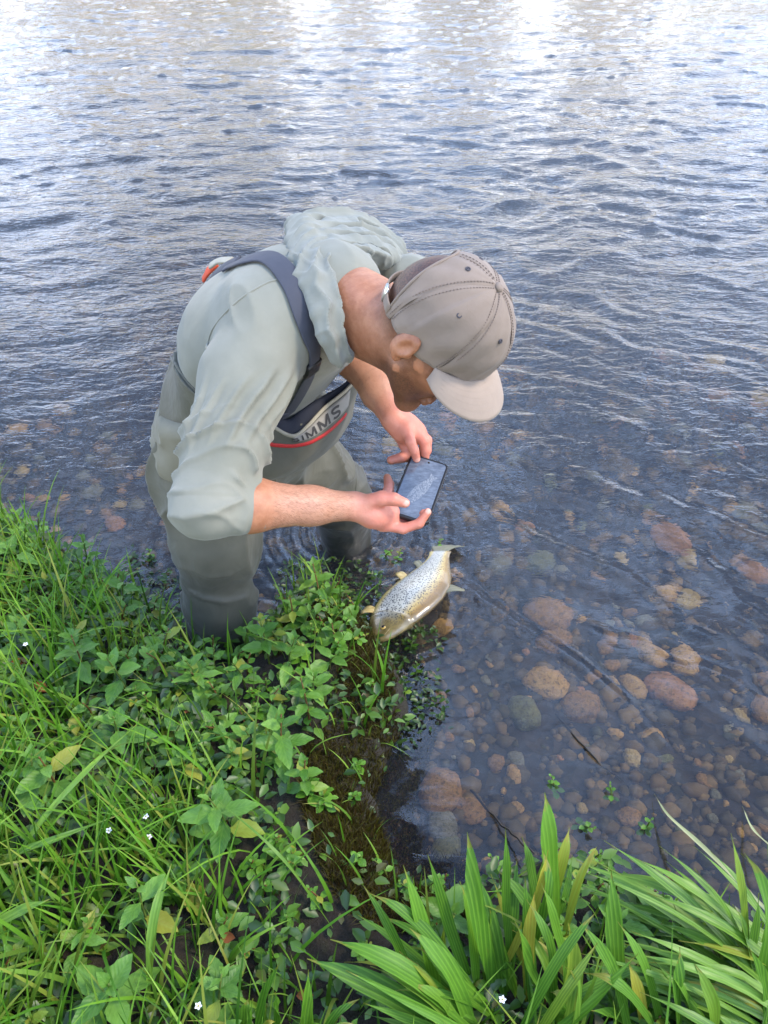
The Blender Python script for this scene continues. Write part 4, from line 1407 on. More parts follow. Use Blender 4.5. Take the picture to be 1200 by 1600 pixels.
v = [pp(x * ca - y * sa + .004, x * sa + y * ca - .004, .0047) for x, y in prof]
obj('screen_picture', v, [tuple(range(len(v)))][0:1], m_sf, scr, smooth=False)
m_cam = simple_mat('phone_lens', srgb(16, 16, 20), .2, 60, .1)
v, f = tube([pp(0, .066, .0044), pp(0, .066, .0049)], .0022, 12); obj('front_camera', v, f, m_cam, phone)
for yy in (.02, .035):
    v, f = tube([pp(.0378, yy - .006, 0), pp(.0378, yy + .006, 0)], .0012, 6); obj('side_button', v, f, m_cam, phone)

# ================================================================== TROUT
nose = W(590, 1003, z=.060); tail = W(688, 862, z=.020)
fl = np.linalg.norm(tail - nose)
fx = nrm(tail - nose)
belly_side = nrm(np.cross(fx, [0, 0, 1]))          # image right/lower side
if belly_side[0] < 0: belly_side = -belly_side
trout = thing('trout', 'speckled brown trout lying on its side at the water surface', 'fish', tuple((nose + tail) / 2 * np.array([1, 1, 0])))
nu, nv = 72, 40
tq = np.linspace(0, 1, nu)
hh = np.interp(tq, [0, .02, .06, .12, .2, .3, .42, .55, .68, .8, .9, .96, 1.0], [.004, .017, .028, .038, .049, .058, .062, .058, .046, .033, .0255, .024, .026]) * 1.55 * fl / .46
ww = np.interp(tq, [0, .02, .06, .12, .2, .3, .42, .55, .68, .8, .9, .96, 1.0], [.003, .012, .018, .024, .030, .034, .036, .033, .027, .018, .010, .006, .004]) * fl / .46
bow = .016 * np.sin(tq * math.pi) - .006 * np.sin(tq * 2 * math.pi)   # body bends towards the belly side
bd = nrm(belly_side)
def fish_c(t): return nose + fx * fl * t + bd * np.interp(t, tq, bow) + np.array([0, 0, .018 * math.sin(t * math.pi)])
tilt = R(22)
up = nrm(np.array([0, 0, 1.0]) * math.cos(tilt) + bd * math.sin(tilt) * -1)
wd = nrm(np.cross(fx, up)); 
if wd @ bd < 0: wd = -wd
V = []; A_flank = []; A_t = []; A_s = []
for i in range(nu):
    c = fish_c(tq[i])
    for k in range(nv):
        a = 2 * math.pi * k / nv
        y = math.cos(a); z = math.sin(a)
        yy = y * hh[i] * (1 + .10 * (y > 0) * math.sin(tq[i] * math.pi))
        zz = z * ww[i] * (1 - .12 * abs(y) ** 4)
        g = 0
        if .10 < tq[i] < .26:    # gill cover step
            gl = .205 - .035 * y * y
            g = .0055 * math.exp(-((tq[i] - gl + .012) / .016) ** 2) * (abs(z) > .2) - .005 * math.exp(-((tq[i] - gl - .012) / .007) ** 2)
        V.append(c + wd * yy + up * (zz + g * np.sign(z)))
        A_flank.append(y); A_t.append(tq[i]); A_s.append(z)
F = []
for i in range(nu - 1):
    for k in range(nv):
        a = i * nv + k; b_ = i * nv + (k + 1) % nv
        F.append((a, b_, b_ + nv, a + nv))
F.append(tuple(range(nv - 1, -1, -1))); F.append(tuple((nu - 1) * nv + k for k in range(nv)))
m_fish, n, l, b = nt('trout_skin')
tc = n.new('ShaderNodeTexCoord').outputs['Object']
def at2(name):
    a = n.new('ShaderNodeAttribute'); a.attribute_name = name; return a.outputs['Fac']
fr = ramp(n, l, at2('flank'), [(0.0, srgb(150, 132, 78)), (.14, srgb(192, 170, 104)), (.26, srgb(164, 166, 162)), (.68, srgb(166, 166, 156)), (.82, srgb(176, 152, 92)), (.90, srgb(132, 102, 50)), (1, srgb(88, 72, 42))])
hdc = ramp(n, l, at2('along'), [(.13, (1, 1, 1)), (.24, (0, 0, 0))])
nz1 = noise_node(n, l, 40, 4, .6, tc)
hc = ramp(n, l, nz1.outputs[0], [(.3, srgb(78, 68, 36)), (.7, srgb(128, 112, 70))])
c = mixc(n, l, hdc.outputs[0], fr.outputs[0], hc.outputs[0])
vo = n.new('ShaderNodeTexVoronoi'); vo.feature = 'F1'; vo.inputs['Scale'].default_value = 185; vo.inputs['Randomness'].default_value = .85
l.new(tc, vo.inputs['Vector'])
spots = ramp(n, l, vo.outputs['Distance'], [(.33, (1, 1, 1)), (.44, (0, 0, 0))])
band = ramp(n, l, at2('flank'), [(.12, (0, 0, 0)), (.22, (1, 1, 1)), (.80, (1, 1, 1)), (.88, (.5, .5, .5)), (.97, (0, 0, 0))])
band2 = ramp(n, l, at2('along'), [(.08, (.1, .1, .1)), (.2, (.9, .9, .9)), (.7, (.85, .85, .85)), (.98, (.35, .35, .35))])
mm = n.new('ShaderNodeMath'); mm.operation = 'MULTIPLY'; l.new(spots.outputs[0], mm.inputs[0]); l.new(band.outputs[0], mm.inputs[1])
m2 = n.new('ShaderNodeMath'); m2.operation = 'MULTIPLY'; l.new(mm.outputs[0], m2.inputs[0]); l.new(band2.outputs[0], m2.inputs[1])
c = mixc(n, l, m2.outputs[0], c, srgb(36, 38, 52))
l.new(c, b.inputs['Base Color'])
b.inputs['Roughness'].default_value = .24; b.inputs['Specular IOR Level'].default_value = .7
b.inputs['Coat Weight'].default_value = .35; b.inputs['Coat Roughness'].default_value = .12
v2 = n.new('ShaderNodeTexVoronoi'); v2.inputs['Scale'].default_value = 420; l.new(tc, v2.inputs['Vector'])
bump(n, l, b, v2.outputs[0], .25, .0008)
fb = obj('body', V, F, m_fish, trout)
attr(fb.data, 'flank', (np.array(A_flank) + 1) / 2); attr(fb.data, 'along', A_t)
m_fin, n, l, b = nt('trout_fin')
tc = n.new('ShaderNodeTexCoord').outputs['Object']
nz1 = noise_node(n, l, 60, 4, .6, tc)
rr = ramp(n, l, nz1.outputs[0], [(.3, srgb(150, 120, 58)), (.7, srgb(196, 176, 118))])
l.new(rr.outputs[0], b.inputs['Base Color']); b.inputs['Roughness'].default_value = .35
m_finpale = simple_mat('pale_fin', srgb(104, 102, 80), .35, 60, .15)
def fin(nm, root0, root1, tip0, tip1, mat, n1=7, n2=6, curl=.006):
    G = np.zeros((n1, n2, 3))
    for i in range(n1):
        u = i / (n1 - 1)
        r0 = root0 * (1 - u) + root1 * u; t0 = tip0 * (1 - u) + tip1 * u
        t0 = t0 + (t0 - r0) * (.12 * math.sin(u * math.pi))
        for j in range(n2):
            t = j / (n2 - 1)
            G[i, j] = r0 * (1 - t) + t0 * t + up * (curl * math.sin(t * math.pi) + .0012 * math.sin(u * 25))
    grid_obj(nm, G, mat, trout, .0012)
c = fish_c
# belly-side (upper left in the picture) and back-side fins
fin('pectoral_fin', c(.22) - wd * .054 + up * .012, c(.27) - wd * .062 + up * .010, c(.20) - wd * .098 + up * .012, c(.31) - wd * .106 + up * .004, m_fin)
fin('pelvic_fin', c(.60) - wd * .066, c(.655) - wd * .056, c(.68) - wd * .108 + up * .006, c(.74) - wd * .096, m_fin)
fin('anal_fin', c(.76) - wd * .044, c(.82) - wd * .036, c(.83) - wd * .072 + up * .006, c(.885) - wd * .06, m_finpale)
fin('dorsal_fin', c(.45) + wd * .080, c(.56) + wd * .076, c(.53) + wd * .132 - up * .010, c(.585) + wd * .100 - up * .012, m_finpale)
fin('tail_fin', c(.99) - wd * .02, c(.99) + wd * .02, c(1.13) - wd * .058 - up * .004, c(1.12) + wd * .056 - up * .010, m_finpale, 11, 8)
# head details
eye = c(.085) + wd * .004 + up * (np.interp(.085, tq, ww) * .93)
m_eyer = simple_mat('fish_iris', srgb(170, 140, 70), .2, 60, .2)
m_pup = simple_mat('fish_pupil', srgb(10, 10, 12), .08, 60, .1)
v, f = tube([eye - up * .004, eye + up * .0005, eye + up * .0018], [.0085, .0085, .005], 14); ey = obj('eye', v, f, m_eyer, trout)
v, f = tube([eye, eye + up * .0022, eye + up * .0032], [.0048, .0048, .002], 12); obj('pupil', v, f, m_pup, ey)
m_mouth = simple_mat('fish_mouth', srgb(150, 132, 96), .4, 60, .2)
pth = [c(.004) + wd * .004, c(.03) + wd * .014 + up * .007, c(.07) + wd * .022 + up * .012, c(.11) + wd * .027 + up * .013]
v, f = tube(bez(pth, 10), .0028, 6); obj('jaw', v, f, m_mouth, trout)
# ================================================================== PLANTS
rng = np.random.RandomState(21)
def vg(r, g, b):
    c = srgb(r, g, b)
    return (c[0] * .70, c[1] * .72, c[2] * .42, 1)

def leaf_mat(name, dark, light, tip=None, veins=9, vein_amt=.35, rough=.45, parallel=False, trans=.22):
    m, n, l, b = nt(name)
    tg = n.new('ShaderNodeTexCoord').outputs['Generated']
    tc = n.new('ShaderNodeTexCoord').outputs['Object']
    oi = n.new('ShaderNodeObjectInfo')
    a = noise_node(n, l, 7 if parallel else 3, 3, .6, tg)
    ad = n.new('ShaderNodeMath'); ad.operation = 'MULTIPLY_ADD'
    l.new(oi.outputs['Random'], ad.inputs[0]); ad.inputs[1].default_value = .75; l.new(a.outputs[0], ad.inputs[2])
    sb = n.new('ShaderNodeMath'); sb.operation = 'SUBTRACT'; l.new(ad.outputs[0], sb.inputs[0]); sb.inputs[1].default_value = .37
    c = mixc(n, l, sb.outputs[0], dark, light)
    sp = n.new('ShaderNodeSeparateXYZ'); l.new(tg, sp.inputs[0])
    ax = n.new('ShaderNodeMath'); ax.operation = 'SUBTRACT'; l.new(sp.outputs['X'], ax.inputs[0]); ax.inputs[1].default_value = .5
    ab = n.new('ShaderNodeMath'); ab.operation = 'ABSOLUTE'; l.new(ax.outputs[0], ab.inputs[0])
    if parallel:
        w = n.new('ShaderNodeMath'); w.operation = 'MULTIPLY'; l.new(sp.outputs['X'], w.inputs[0]); w.inputs[1].default_value = 2 * math.pi * veins
        sn = n.new('ShaderNodeMath'); sn.operation = 'SINE'; l.new(w.outputs[0], sn.inputs[0])
        vh = n.new('ShaderNodeMath'); vh.operation = 'MULTIPLY_ADD'; l.new(sn.outputs[0], vh.inputs[0]); vh.inputs[1].default_value = .5; vh.inputs[2].default_value = .5
        vn = ramp(n, l, vh.outputs[0], [(.55, (0, 0, 0)), (1, (1, 1, 1))]).outputs[0]
    else:
        k = n.new('ShaderNodeMath'); k.operation = 'MULTIPLY_ADD'; l.new(ab.outputs[0], k.inputs[0]); k.inputs[1].default_value = -.75; l.new(sp.outputs['Y'], k.inputs[2])
        w = n.new('ShaderNodeMath'); w.operation = 'MULTIPLY'; l.new(k.outputs[0], w.inputs[0]); w.inputs[1].default_value = 2 * math.pi * veins
        sn = n.new('ShaderNodeMath'); sn.operation = 'SINE'; l.new(w.outputs[0], sn.inputs[0])
        vh = n.new('ShaderNodeMath'); vh.operation = 'MULTIPLY_ADD'; l.new(sn.outputs[0], vh.inputs[0]); vh.inputs[1].default_value = .5; vh.inputs[2].default_value = .5
        side = ramp(n, l, vh.outputs[0], [(.80, (0, 0, 0)), (1, (.8, .8, .8))]).outputs[0]
        mid = ramp(n, l, ab.outputs[0], [(.02, (1, 1, 1)), (.05, (0, 0, 0))]).outputs[0]
        vn = mixc(n, l, 1.0, side, mid, 'LIGHTEN')
    c = mixc(n, l, ramp(n, l, oi.outputs['Random'], [(.90, (0, 0, 0)), (.97, (.65, .65, .65))]).outputs[0], c, vg(168, 148, 62))
    bn = noise_node(n, l, 5, 3, .7, tg)
    c = mixc(n, l, ramp(n, l, bn.outputs[0], [(.66, (0, 0, 0)), (.72, (.45, .45, .45))]).outputs[0], c, vg(96, 84, 40))
    vm = n.new('ShaderNodeMath'); vm.operation = 'MULTIPLY'; l.new(vn, vm.inputs[0]); vm.inputs[1].default_value = vein_amt
    c = mixc(n, l, vm.outputs[0], c, tip or (min(light[0] * 1.7, 1), min(light[1] * 1.5, 1), light[2] * 1.8, 1))
    if parallel:
        tn = n.new('ShaderNodeMath'); tn.operation = 'MULTIPLY_ADD'; l.new(a.outputs[0], tn.inputs[0]); tn.inputs[1].default_value = .10; l.new(sp.outputs['Y'], tn.inputs[2])
        tm_ = ramp(n, l, tn.outputs[0], [(.99, (0, 0, 0)), (1.0, (.45, .45, .45))]).outputs[0]
        c = mixc(n, l, tm_, c, vg(150, 120, 66))
        sp_n = noise_node(n, l, 24, 3, .6, tg)
        c = mixc(n, l, ramp(n, l, sp_n.outputs[0], [(.66, (0, 0, 0)), (.74, (.5, .5, .5))]).outputs[0], c, vg(110, 100, 50))
    l.new(c, b.inputs['Base Color'])
    b.inputs['Roughness'].default_value = rough
    b.inputs['Specular IOR Level'].default_value = .32
    bump(n, l, b, vh.outputs[0], .22, .0010)
    tr = n.new('ShaderNodeBsdfTranslucent')
    tcx = mixc(n, l, .5, c, (light[0] * 1.3, light[1] * 1.4, light[2] * .6, 1)); l.new(tcx, tr.inputs[0])
    mx = n.new('ShaderNodeMixShader'); mx.inputs[0].default_value = trans
    out = [q for q in n if q.type == 'OUTPUT_MATERIAL'][0]
    l.new(b.outputs[0], mx.inputs[1]); l.new(tr.outputs[0], mx.inputs[2]); l.new(mx.outputs[0], out.inputs['Surface'])
    return m

M_MINT = leaf_mat('mint_leaf', vg(62, 108, 40), vg(122, 164, 84), veins=7, vein_amt=.12)
M_ROUND = leaf_mat('round_leaf', vg(62, 112, 34), vg(122, 168, 70), veins=5, vein_amt=.2, rough=.38)
M_DARKL = leaf_mat('weed_leaf', vg(40, 70, 26), vg(84, 122, 48), veins=5, vein_amt=.2, rough=.25)
M_STRAP = leaf_mat('strap_leaf', vg(52, 98, 26), vg(98, 144, 48), veins=5, vein_amt=.42, parallel=True, rough=.55)
M_STRAP2 = leaf_mat('worn_strap_leaf', vg(84, 118, 38), vg(132, 156, 68), veins=5, vein_amt=.4, parallel=True, rough=.5)
M_SEDGE = leaf_mat('sedge_leaf', vg(70, 112, 36), vg(120, 158, 72), veins=3, vein_amt=.35, parallel=True, rough=.42)
M_STEM = simple_mat('plant_stem', vg(96, 112, 52), .6, 40, .2)
M_REDSTEM = simple_mat('red_stem', vg(112, 74, 48), .6, 40, .2)

def leaf_mesh(name, width, mat, nu=4, nv=8, fold=.12, droop=.18, peak=.42, wav=.02, tooth=0.0, petiole=.08):
    """unit leaf along +Y, face up +Z"""
    V, F = [], []
    for j in range(nv + 1):
        t = j / nv
        if t < petiole: w = .035
        else:
            x = (t - petiole) / (1 - petiole)
            w = width * (math.sin(math.pi * min(x, 1) ** (math.log(.5) / math.log(peak))) ** .8) * .5 + .004
            w *= 1 + tooth * (1 if j % 2 else -1)
        for i in range(nu + 1):
            u = -1 + 2 * i / nu
            V.append((u * w, t, abs(u) * w * fold * 2 - droop * t * t + wav * math.sin(t * 14 + u * 2) * abs(u)))
    for j in range(nv):
        for i in range(nu):
            a = j * (nu + 1) + i
            F.append((a, a + 1, a + nu + 2, a + nu + 1))
    me = mesh_from(name, V, F); me.materials.append(mat)
    return me
MINT = [leaf_mesh('leaf', .50, M_MINT, 4, 10, .16, .15, .40, .02, .05), leaf_mesh('leaf', .46, M_MINT, 4, 10, .10, .30, .42, .03, .05), leaf_mesh('leaf', .55, M_MINT, 4, 10, .22, .05, .38, .02, .05)]
ROUND = [leaf_mesh('leaf', .62, M_ROUND, 4, 6, .12, .12, .5, .01), leaf_mesh('leaf', .70, M_ROUND, 4, 6, .08, .22, .52, .02)]
WEED = [leaf_mesh('leaf', .42, M_DARKL, 4, 6, .12, .12, .5, .01), leaf_mesh('leaf', .55, M_DARKL, 4, 6, .10, .22, .5, .02)]

def orient(dirv, up):
    y = nrm(dirv); z = np.asarray(up, float); z = nrm(z - y * (z @ y)); x = np.cross(y, z)
    return Matrix(((x[0], y[0], z[0]), (x[1], y[1], z[1]), (x[2], y[2], z[2])))

def add_leaf(parent, me, base, dirv, up, L, W_=1.0):
    o = bpy.data.objects.new('leaf', me); COL.objects.link(o); o.parent = parent
    off = np.array(parent.location)
    M = orient(dirv, up).to_4x4()
    o.matrix_basis = Matrix.Translation(Vector(base - off)) @ M @ Matrix.Diagonal((L * W_, L, L, 1))
    return o

def herb(name, label, cat, group, x, y, z, height, meshes, nodes, L0, lean=(0, 0), stemmat=M_STEM, tilt0=.05, top=.9, phase=None):
    """leafy stem with opposite pairs; leaves shrink and rise to the tip"""
    pl = thing(name, label, cat, (x, y, z), group)
    b0 = np.array([x, y, z - .01]); tipp = np.array([x + lean[0], y + lean[1], z + height])
    midp = (b0 + tipp) / 2 + np.array([lean[0] * -.25, lean[1] * -.25, height * .08])
    path = bez([b0, midp, tipp], 7)
    v, f = tube(path, list(np.linspace(.0026, .0012, 7)), 5); obj('stem', v, f, stemmat, pl)
    ph0 = rng.uniform(0, 6.28) if phase is None else phase
    for k in range(nodes):
        t = (k + .6) / nodes; t = .25 + .75 * t
        p = np.array([np.interp(t, np.linspace(0, 1, 7), path[:, i]) for i in range(3)])
        L = L0 * (1.0 - .62 * (k / max(nodes - 1, 1)) ** 1.6) * rng.uniform(.85, 1.12)
        el = tilt0 + (top - tilt0) * (k / max(nodes - 1, 1)) ** 1.5
        for s_ in (0, math.pi):
            a = ph0 + k * math.pi / 2 + s_ + rng.uniform(-.25, .25)
            e = el + rng.uniform(-.18, .18)
            d = np.array([math.cos(a) * math.cos(e), math.sin(a) * math.cos(e), math.sin(e)])
            upv = np.array([-math.cos(a) * math.sin(e), -math.sin(a) * math.sin(e), math.cos(e)]) + rng.randn(3) * .15
            add_leaf(pl, meshes[rng.randint(len(meshes))], p, d, upv, L * rng.uniform(.9, 1.1), rng.uniform(.9, 1.1))
    return pl

def ground(px, py, h=.0):
    """bank point seen at pixel, h above the soil"""
    z = .2
    for _ in range(6):
        p = W(px, py, z=z + h); z = float(bank_z([p[0]], [p[1]])[0])
    return p[0], p[1], z

# ---- plants one can point at in the photograph: tip pixel, height, leaf length, nodes, label
KEY = [
 (345, 1240, .13, .058, 5, 'large mint plant with broad toothed leaves in the middle of the grassy bank'),
 (432, 1128, .12, .056, 5, 'large leafy mint plant at bank centre, pale leaf turned to the light'),
 (150, 1532, .10, .060, 4, 'mint plant with four wide leaves near the bottom left corner'),
 (328, 1545, .09, .048, 4, 'mint plant low among grass at the bottom, right of the wide-leaved one'),
 (208, 1395, .11, .048, 3, 'small mint plant standing among long grass at lower left'),
 (62, 1175, .10, .046, 4, 'mint plant with a reddish bud at the far left'),
 (112, 995, .12, .052, 5, 'mint plant crowding the left bank above the red leaf'),
 (178, 1020, .12, .052, 5, 'mint plant with large leaves left of the wader leg'),
 (118, 822, .15, .034, 7, 'tall leafy plant reaching over the calm pool at the left'),
 (18, 960, .10, .046, 4, 'bright mint plant cut by the left edge of the picture'),
 (410, 965, .10, .040, 5, 'bright green plant against the front of the wader leg'),
 (300, 1020, .08, .036, 4, 'green plant at the foot of the wader leg'),
 (170, 1110, .09, .046, 4, 'mint plant above the long arching grass blade at left'),
 (470, 1190, .08, .034, 5, 'leafy plant hanging over the bare mossy edge of the bank'),
 (455, 930, .07, .030, 4, 'small plant between the wader leg and the trout'),
]
KEYPOS = []
for (px, py, h, L, nd, lab) in KEY:
    h = h + (.055 if py > 900 else .02); x, y, z = ground(px, py, h); KEYPOS.append((x, y))
    herb('mint_plant', lab, 'plant', 'mint plants on the bank', x, y, z, h, MINT, nd, L * 1.38, (rng.uniform(-.02, .02), rng.uniform(-.02, .02)), stemmat=M_REDSTEM if rng.rand() < .4 else M_STEM)

# ---- the rest of the mint, thick at the left
def spot(px, py):
    if px > 640: return 'under the strap leaves at lower right' if px < 900 else 'under the sedge at the lower right'
    if py < 900: return 'at the pool edge, far left' if px < 110 else 'at the pool edge short of the wader leg'
    if py < 1000: return 'at far left, level with the wader leg' if px < 110 else 'just left of the wader leg' if px < 270 else 'at the foot of the wader leg' if px < 430 else 'on the bank tip near the trout'
    if py < 1110: return 'near the rust-red dead leaf at left' if px < 130 else 'below and left of the wader leg' if px < 290 else 'below the wader leg' if px < 430 else 'on the bank tip under the trout head'
    if py < 1230: return 'left of the long arching blade' if px < 130 else 'under the long arching blade' if px < 290 else 'beside the large central mint' if px < 450 else 'at the bare mossy bank edge'
    if py < 1370: return 'in long grass at the left margin' if px < 130 else 'by the white flowers' if px < 290 else 'in the shaded hollow of the bank' if px < 460 else 'on the dark soil above the strap leaves'
    if py < 1490: return 'in the tallest grass at lower left' if px < 200 else 'in lower grass left of the bare soil' if px < 400 else 'on the bare soil at the bottom centre'
    return 'in the bottom left corner grass' if px < 250 else 'at bottom edge left of the strap leaves'
def zone(px, py, L):
    return ('small-leaved ' if L < .038 else 'broad-leaved ' if L > .050 else '') + 'mint plant ' + spot(px, py)
def to_px(x, y, z):
    r = np.array([x, y, z]) - CAMP; d = r @ FWD
    return 600 + FPX * r[0] / d, 800 - FPX * (r @ UPV) / d
cnt = 0; tries = 0; pos = []
while cnt < 125 and tries < 20000:
    tries += 1
    x, y = rng.uniform(-1.55, 1.0), rng.uniform(.30, 2.1)
    s_ = bank_s(np.array([x]), np.array([y]))[0]
    if s_ < .015: continue
    z = float(bank_z([x], [y])[0]); px, py = to_px(x, y, z + .08)
    if not (-80 < px < 1280 and py < 1680): continue
    if px > 560 and rng.rand() < .75: continue
    if 490 < px < 640 and 1060 < py < 1400: continue
    if py > 1180 and rng.rand() < .55: continue
    if 440 < px < 640 and py > 1300 and rng.rand() < .7: continue
    if 545 < px < 730 and 850 < py < 1050: continue
    if any((x - a) ** 2 + (y - b_) ** 2 < .046 ** 2 for a, b_ in pos): continue
    pos.append((x, y)); cnt += 1
    big = rng.uniform(.6, 1.05)
    L_ = rng.uniform(.042, .072) * big
    herb('mint_plant', zone(px, py, L_), 'plant', 'mint plants on the bank', x, y, z, rng.uniform(.06, .14) * big, MINT, rng.randint(3, 6), L_, (rng.uniform(-.03, .03), rng.uniform(-.03, .03)), stemmat=M_REDSTEM if rng.rand() < .3 else M_STEM)

# ---- small round-leaved plants: bank edge, water's edge, under the strap leaves
def zone2(px, py, L):
    return ('tiny ' if L < .0205 else 'lush ' if L > .025 else '') + 'round-leaved creeper ' + spot(px, py)
cnt = 0; tries = 0; pos = []
while cnt < 190 and tries < 24000:
    tries += 1
    x, y = rng.uniform(-1.3, 1.0), rng.uniform(.35, 2.0)
    s_ = bank_s(np.array([x]), np.array([y]))[0]
    if s_ < -.01 or s_ > .30: continue
    z = max(float(bank_z([x], [y])[0]), .0); px, py = to_px(x, y, z + .05)
    if not (-40 < px < 1240 and py < 1640): continue
    if 500 < px < 640 and 1070 < py < 1390 and rng.rand() < .82: continue
    if 570 < px < 720 and 850 < py < 1040: continue
    if any((x - a) ** 2 + (y - b_) ** 2 < .024 ** 2 for a, b_ in pos): continue
    pos.append((x, y)); cnt += 1
    L_ = rng.uniform(.017, .028)
    herb('cress_plant', zone2(px, py, L_), 'plant', 'round-leaved plants along the water edge', x, y, z, rng.uniform(.03, .08), ROUND, rng.randint(3, 6), L_, (rng.uniform(-.03, .03), rng.uniform(-.02, .02)), stemmat=M_REDSTEM if rng.rand() < .5 else M_STEM, top=.7)
for (px, py, h, L, nd, lab) in ((482, 1218, .07, .026, 7, 'fresh green round-leaved plant draped over the mossy bank edge'), (505, 1240, .06, .025, 6, 'round-leaved plant just below the draped one on the bank edge'), (430, 1310, .06, .028, 6, 'round-leaved plant in the shaded hollow above the bare soil'), (455, 1330, .05, .026, 5, 'bright round-leaved plant next to the shaded hollow')):
    x, y, z = ground(px, py, h)
    herb('cress_plant', lab, 'plant', 'round-leaved plants along the water edge', x, y, z, h, ROUND, nd, L)

# ---- weed standing in the water by the fish and in the margin
WD = [(598, 862, 'tuft of water weed beside the tail of the trout'), (683, 852, 'bright sprig of water weed touching the tail fin of the trout'), (618, 872, 'sprig of water weed left of the trout tail'), (590, 890, 'single floating sprig inside the ring ripple'),
      (565, 940, 'water weed clump left of the trout belly'), (545, 915, 'dark water weed between the leg and the trout'), (500, 905, 'dark water weed patch behind the bank tip'), (570, 970, 'water weed clump by the head of the trout'),
      (250, 895, 'dark glossy weed in the water behind the wader leg'), (235, 870, 'dark glossy weed sprig farther out behind the wader leg'), (205, 900, 'dark weed at the pool edge'),
      (872, 1228, 'floating green weed above the tall strap leaf'), (905, 1278, 'drowned weed sprig at the near margin'), (960, 1240, 'pale drowned weed by the floating twig'), (1010, 1290, 'drowned weed sprig near the dry blade'), (860, 1310, 'weed sprig in the water behind the strap leaves'), (650, 1050, 'dark weed sprig under the trout head'), (640, 1012, 'dark weed touching the head of the trout')]
for (px, py, lab) in WD:
    p = W(px, py, z=.015)
    for_dark = px < 600 and py > 890 or px > 620 and py > 1000 and py < 1060
    herb('water_weed', lab, 'water weed', 'weed in the shallow margin', p[0], p[1], -.03, rng.uniform(.045, .065), WEED if for_dark else ROUND, rng.randint(4, 7), rng.uniform(.018, .027), (rng.uniform(-.03, .03), rng.uniform(-.03, .03)), top=.5, tilt0=.1)

# ---- long flat leaves built one by one (strap plants, sedges)
def blade(parent, nm, pts, width, mat, nu=4, nv=12, fold=.25, upv=None, twist=0.0):
    P = bez(pts, nv + 1); T = np.gradient(P, axis=0)
    V, F = [], []
    upv = np.array([0, 0, 1.0]) if upv is None else upv
    L = np.linalg.norm(np.diff(P, axis=0), axis=1).sum()
    for j in range(nv + 1):
        t = j / nv; tt = nrm(T[j])
        side = nrm(np.cross(tt, upv) + 1e-6); nn = np.cross(side, tt)
        a = twist * t; side, nn = side * math.cos(a) + nn * math.sin(a), nn * math.cos(a) - side * math.sin(a)
        w = width * .5 * (.30 + .70 * sstep(0, .45, np.array(t))) * (1 - sstep(.55, 1.0, np.array(t)) ** 1.3 * .97)
        for i in range(nu + 1):
            u = -1 + 2 * i / nu
            V.append(P[j] + side * u * w + nn * (abs(u) * w * fold + .0008 * math.sin(j * 1.3 + i)))
    for j in range(nv):
        for i in range(nu):
            a = j * (nu + 1) + i
            F.append((a, a + 1, a + nu + 2, a + nu + 1))
    # build in a local frame (width along X, length along Y) so Generated coordinates follow the leaf
    y = nrm(P[-1] - P[0]); x = np.cross(y, upv); x = nrm(x); z = np.cross(x, y)
    Mx = np.array([x, y, z]); off = P[0]
    me = mesh_from(nm, (np.array(V) - off) @ Mx.T, F); me.materials.append(mat)
    o = bpy.data.objects.new(nm, me); COL.objects.link(o); o.parent = parent
    M4 = Matrix(((x[0], y[0], z[0]), (x[1], y[1], z[1]), (x[2], y[2], z[2]))).to_4x4()
    o.matrix_basis = Matrix.Translation(Vector(off - np.array(parent.location))) @ M4
    return o

def px_blade(parent, base, tip, wpx, mat, arch=.25, dd=-.06, nm='leaf', twist=None, db=None):
    bx, by, bz = ground(*base)
    b0 = np.array([bx, by, bz - .01]); d0 = (b0 - CAMP) @ FWD
    if db is not None: b0 = W(base[0], base[1], db); d0 = db
    d1 = d0 + dd
    t0 = W(tip[0], tip[1], d1)
    L = np.linalg.norm(t0 - b0)
    mid = (b0 + t0) / 2 + np.array([0, 0, arch * L]) + rng.randn(3) * .008
    q1 = b0 * .7 + mid * .3 + np.array([0, 0, arch * L * .35]); q3 = mid * .45 + t0 * .55 + np.array([0, 0, arch * L * .22])
    return blade(parent, nm, [b0, q1, mid, q3, t0], wpx / FPX * (d0 + d1) / 2, mat, twist=rng.uniform(-1.0, 1.0) if twist is None else twist)

